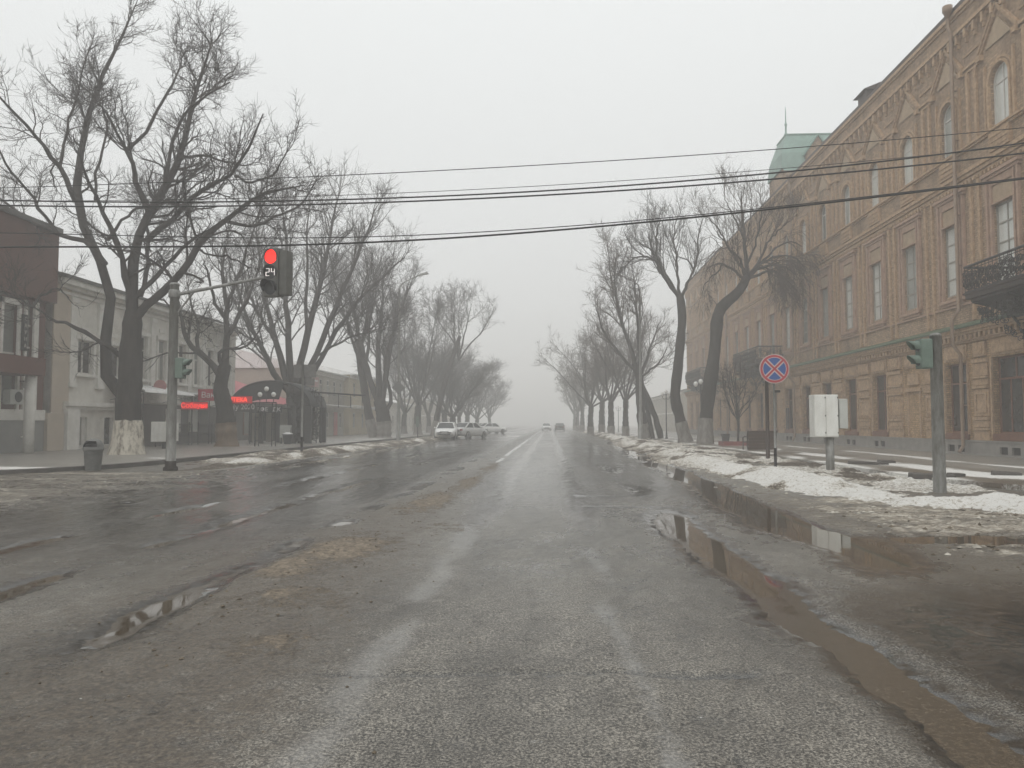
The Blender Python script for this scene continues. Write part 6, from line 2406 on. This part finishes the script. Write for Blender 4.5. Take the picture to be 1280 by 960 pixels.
def make_car(label, loc, rz, paint, hatch=False, group=None):
    """car along +y with its nose at -y"""
    t = thing('parked_car', label, 'car', loc, rz, group)
    L = 4.3
    # stations along the car: y, half width low, half width belt, z low, z belt
    st = [(-2.15, .62, .60, .38, .62), (-2.05, .78, .72, .26, .74), (-1.6, .85, .80, .22, .86), (-.85, .86, .83, .20, .94), (0, .87, .85, .20, .96), (1.0, .86, .84, .20, .98), (1.7, .84, .79, .24, .99), (2.05, .78, .72, .30, .94), (2.15, .68, .64, .42, .8)]
    if hatch:
        st[-3:] = [(1.7, .84, .80, .24, 1.0), (2.0, .79, .76, .3, 1.0), (2.08, .7, .7, .42, .9)]
    prof = []
    for y, wl, wb, zl, zb in st:
        zm = zl + (zb - zl) * .55
        prof.append([(-wl * .9, zl), (-wl, zl + .1), (-wl * 1.01, zm), (-wb, zb - .04), (-wb * .9, zb), (0, zb + .025), (wb * .9, zb), (wb, zb - .04), (wl * 1.01, zm), (wl, zl + .1), (wl * .9, zl)])
    vs, fs = [], []
    m = 11
    for (y, *_), p in zip(st, prof):
        vs += [(x, y, z_) for x, z_ in p]
    for i in range(len(st) - 1):
        for k in range(m):
            k2 = (k + 1) % m
            fs.append((i * m + k, i * m + k2, (i + 1) * m + k2, (i + 1) * m + k))
    fs.append(tuple(range(m)))
    fs.append(tuple((len(st) - 1) * m + k for k in reversed(range(m))))
    MB().add(vs, fs).build('body', M[paint], t, True)
    # cabin: roof, pillars and glass
    yb = (-.95, -.35, .85, 1.65) if not hatch else (-.95, -.4, 1.35, 1.95)
    zb, zr = .94, 1.44
    wb, wr = .78, .60
    roof = MB()
    roof.add([(-wr, yb[1], zr - .03), (wr, yb[1], zr - .03), (wr, yb[2], zr - .03), (-wr, yb[2], zr - .03), (-wr * .85, yb[1] + .12, zr + .02), (wr * .85, yb[1] + .12, zr + .02), (wr * .85, yb[2] - .12, zr + .02), (-wr * .85, yb[2] - .12, zr + .02)],
             [(4, 5, 6, 7), (0, 1, 5, 4), (1, 2, 6, 5), (2, 3, 7, 6), (3, 0, 4, 7), (0, 3, 2, 1)])
    for s in (-1, 1):
        roof.bar((s * wb, yb[0], zb), (s * wr, yb[1], zr - .03), .07, .07)
        roof.bar((s * wb, yb[3], zb), (s * wr, yb[2], zr - .03), .09, .09)
        roof.bar((s * (wb + .01), .28, zb), (s * (wr + .01), .28, zr - .03), .06, .1)
    roof.build('roof', M[paint], t)
    e = .012
    MB().quad((-wb + .04, yb[0] + .02, zb), (wb - .04, yb[0] + .02, zb), (wr - .03, yb[1] + .02, zr - .05), (-wr + .03, yb[1] + .02, zr - .05)).build('windscreen', M['car_glass'], t)
    MB().quad((-wb + .04, yb[3] - .02, zb), (-wr + .03, yb[2] - .02, zr - .05), (wr - .03, yb[2] - .02, zr - .05), (wb - .04, yb[3] - .02, zb)).build('rear_window', M['car_glass'], t)
    for s in (-1, 1):
        MB().quad((s * (wb - e), yb[0] + .05, zb), (s * (wb - e), yb[3] - .05, zb), (s * (wr - e), yb[2], zr - .05), (s * (wr - e), yb[1], zr - .05)).build('side_window', M['car_glass'], t)
        MB().box(*sorted((s * .86, s * 1.0)), -.82, -.68, .93, 1.06).build('wing_mirror', M[paint], t, bevel=.03)
        h = MB()
        h.add([(s * .46, -2.10, .60), (s * .74, -2.05, .62), (s * .80, -1.9, .76), (s * .5, -2.02, .75)], [(0, 1, 2, 3)])
        for v in range(4):
            h.v[v] = (h.v[v][0], h.v[v][1] - .03, h.v[v][2])
        h.build('headlight', M['lamp_clear'], t)
        MB().box(*sorted((s * .5, s * .74)), 2.02 if not hatch else 1.98, 2.17 if not hatch else 2.1, .7, .86).build('tail_light', M['lamp_red'], t, bevel=.03)
        for y in (-1.32, 1.32):
            wv = MB()
            wv.lathe([(.22, -.1), (.31, -.1), (.325, -.07), (.325, .07), (.31, .1), (.22, .1)], (0, 0, 0), 20)
            wo = wv.build('wheel', M['rubber'], t, True)
            wo.rotation_euler = (0, R(90), 0)
            wo.location = (s * .79, y, .325)
            rm = MB()
            rm.lathe([(.05, -.095), (.21, -.105), (.22, -.1), (.22, .1), (.21, .105), (.05, .095)], (0, 0, 0), 14)
            rm.build('rim', M['alloy'], wo, True)
    MB().box(-.5, .5, -2.175, -2.13, .40, .5).build('air_intake', M['black'], t, bevel=.02)
    MB().box(-.36, .36, -2.165, -2.12, .6, .68).build('grille', M['black'], t, bevel=.015)
    MB().box(-.26, .26, -2.185, -2.176, .51, .6).build('number_plate', M['letter_white'], t)
    return t


c = G(554, 548)
make_car('white hatchback parked facing up the street beside the leaning tree', (at(554, 530, 64)[0], 66, .0), R(3), 'car_white', True)
make_car('silver grey sedan seen half from the side, close behind the white hatchback', (at(585, 530, 70)[0], 70.5, .0), R(152), 'car_silver')
make_car('white sedan standing beyond the silver one, pale in fog', (at(614, 530, 104)[0], 104, .0), R(125), 'car_white')
make_car('white saloon partly hidden behind the other pale sedan in fog', (at(603, 530, 112)[0], 112, .0), R(20), 'car_white', True)
make_car('pale car approaching far down the street, nearly lost in fog', (at(683, 530, 150)[0], 150, .0), R(2), 'car_white')
make_car('grey tall car driving away far down the street in fog', (at(699.5, 530, 138)[0], 138, .0), R(180), 'car_dark', True)

# ---- overhead cables across the street
def cable(label, Y, pts, r, dy=0.0):
    P_ = [at(px, py, Y + dy * i / (len(pts) - 1)) for i, (px, py) in enumerate(pts)]
    a = np.array(P_)
    # smooth sag through the measured points
    t = np.linspace(0, 1, len(a))
    cf = [np.polyfit(t, a[:, k], min(3, len(a) - 1)) for k in range(3)]
    tt = np.linspace(0, 1, 58)
    q = np.stack([np.polyval(cf[k], tt) for k in range(3)], 1)
    d0, d1 = q[0] - q[2], q[-1] - q[-3]
    q = np.concatenate([[q[0] + d0 * ((-22.02 - q[0, 0]) / d0[0])], q, [q[-1] + d1 * ((16.32 - q[-1, 0]) / d1[0])]])
    V, Q = tubes(q[None], np.full((1, 60), r), 6)
    o = np_mesh('overhead_cable', V, Q, M['rubber'])
    return tag(o, label, 'cable')


cable('thin topmost cable crossing the street', 19, [(-150, 240), (0, 235), (200, 228), (405, 220), (700, 206), (960, 186), (1280, 160)], .011)
cable('thick dark cable, upper of the heavy pair through the treetops', 18, [(-150, 246), (0, 249), (200, 252), (420, 252), (700, 238), (960, 214), (1280, 180)], .019)
cable('thick dark cable crossing just beneath the upper heavy one', 18.4, [(-150, 252), (0, 256), (200, 258), (420, 256), (700, 243), (960, 223), (1280, 192)], .02)
cable('faint thin wire between the topmost cable and the heavy pair', 19.5, [(-150, 252), (0, 251), (200, 249), (400, 246), (640, 235), (960, 211), (1280, 182)], .008)
cable('lowest heavy cable crossing just above the red traffic light', 17, [(-150, 311), (0, 311), (180, 309), (330, 306), (500, 299), (650, 291), (960, 265), (1280, 222)], .021)
cable('thin wire twisting just above the lowest heavy cable', 17.3, [(-150, 290), (0, 292), (180, 296), (330, 296), (500, 294), (650, 286), (960, 262), (1280, 221)], .011)
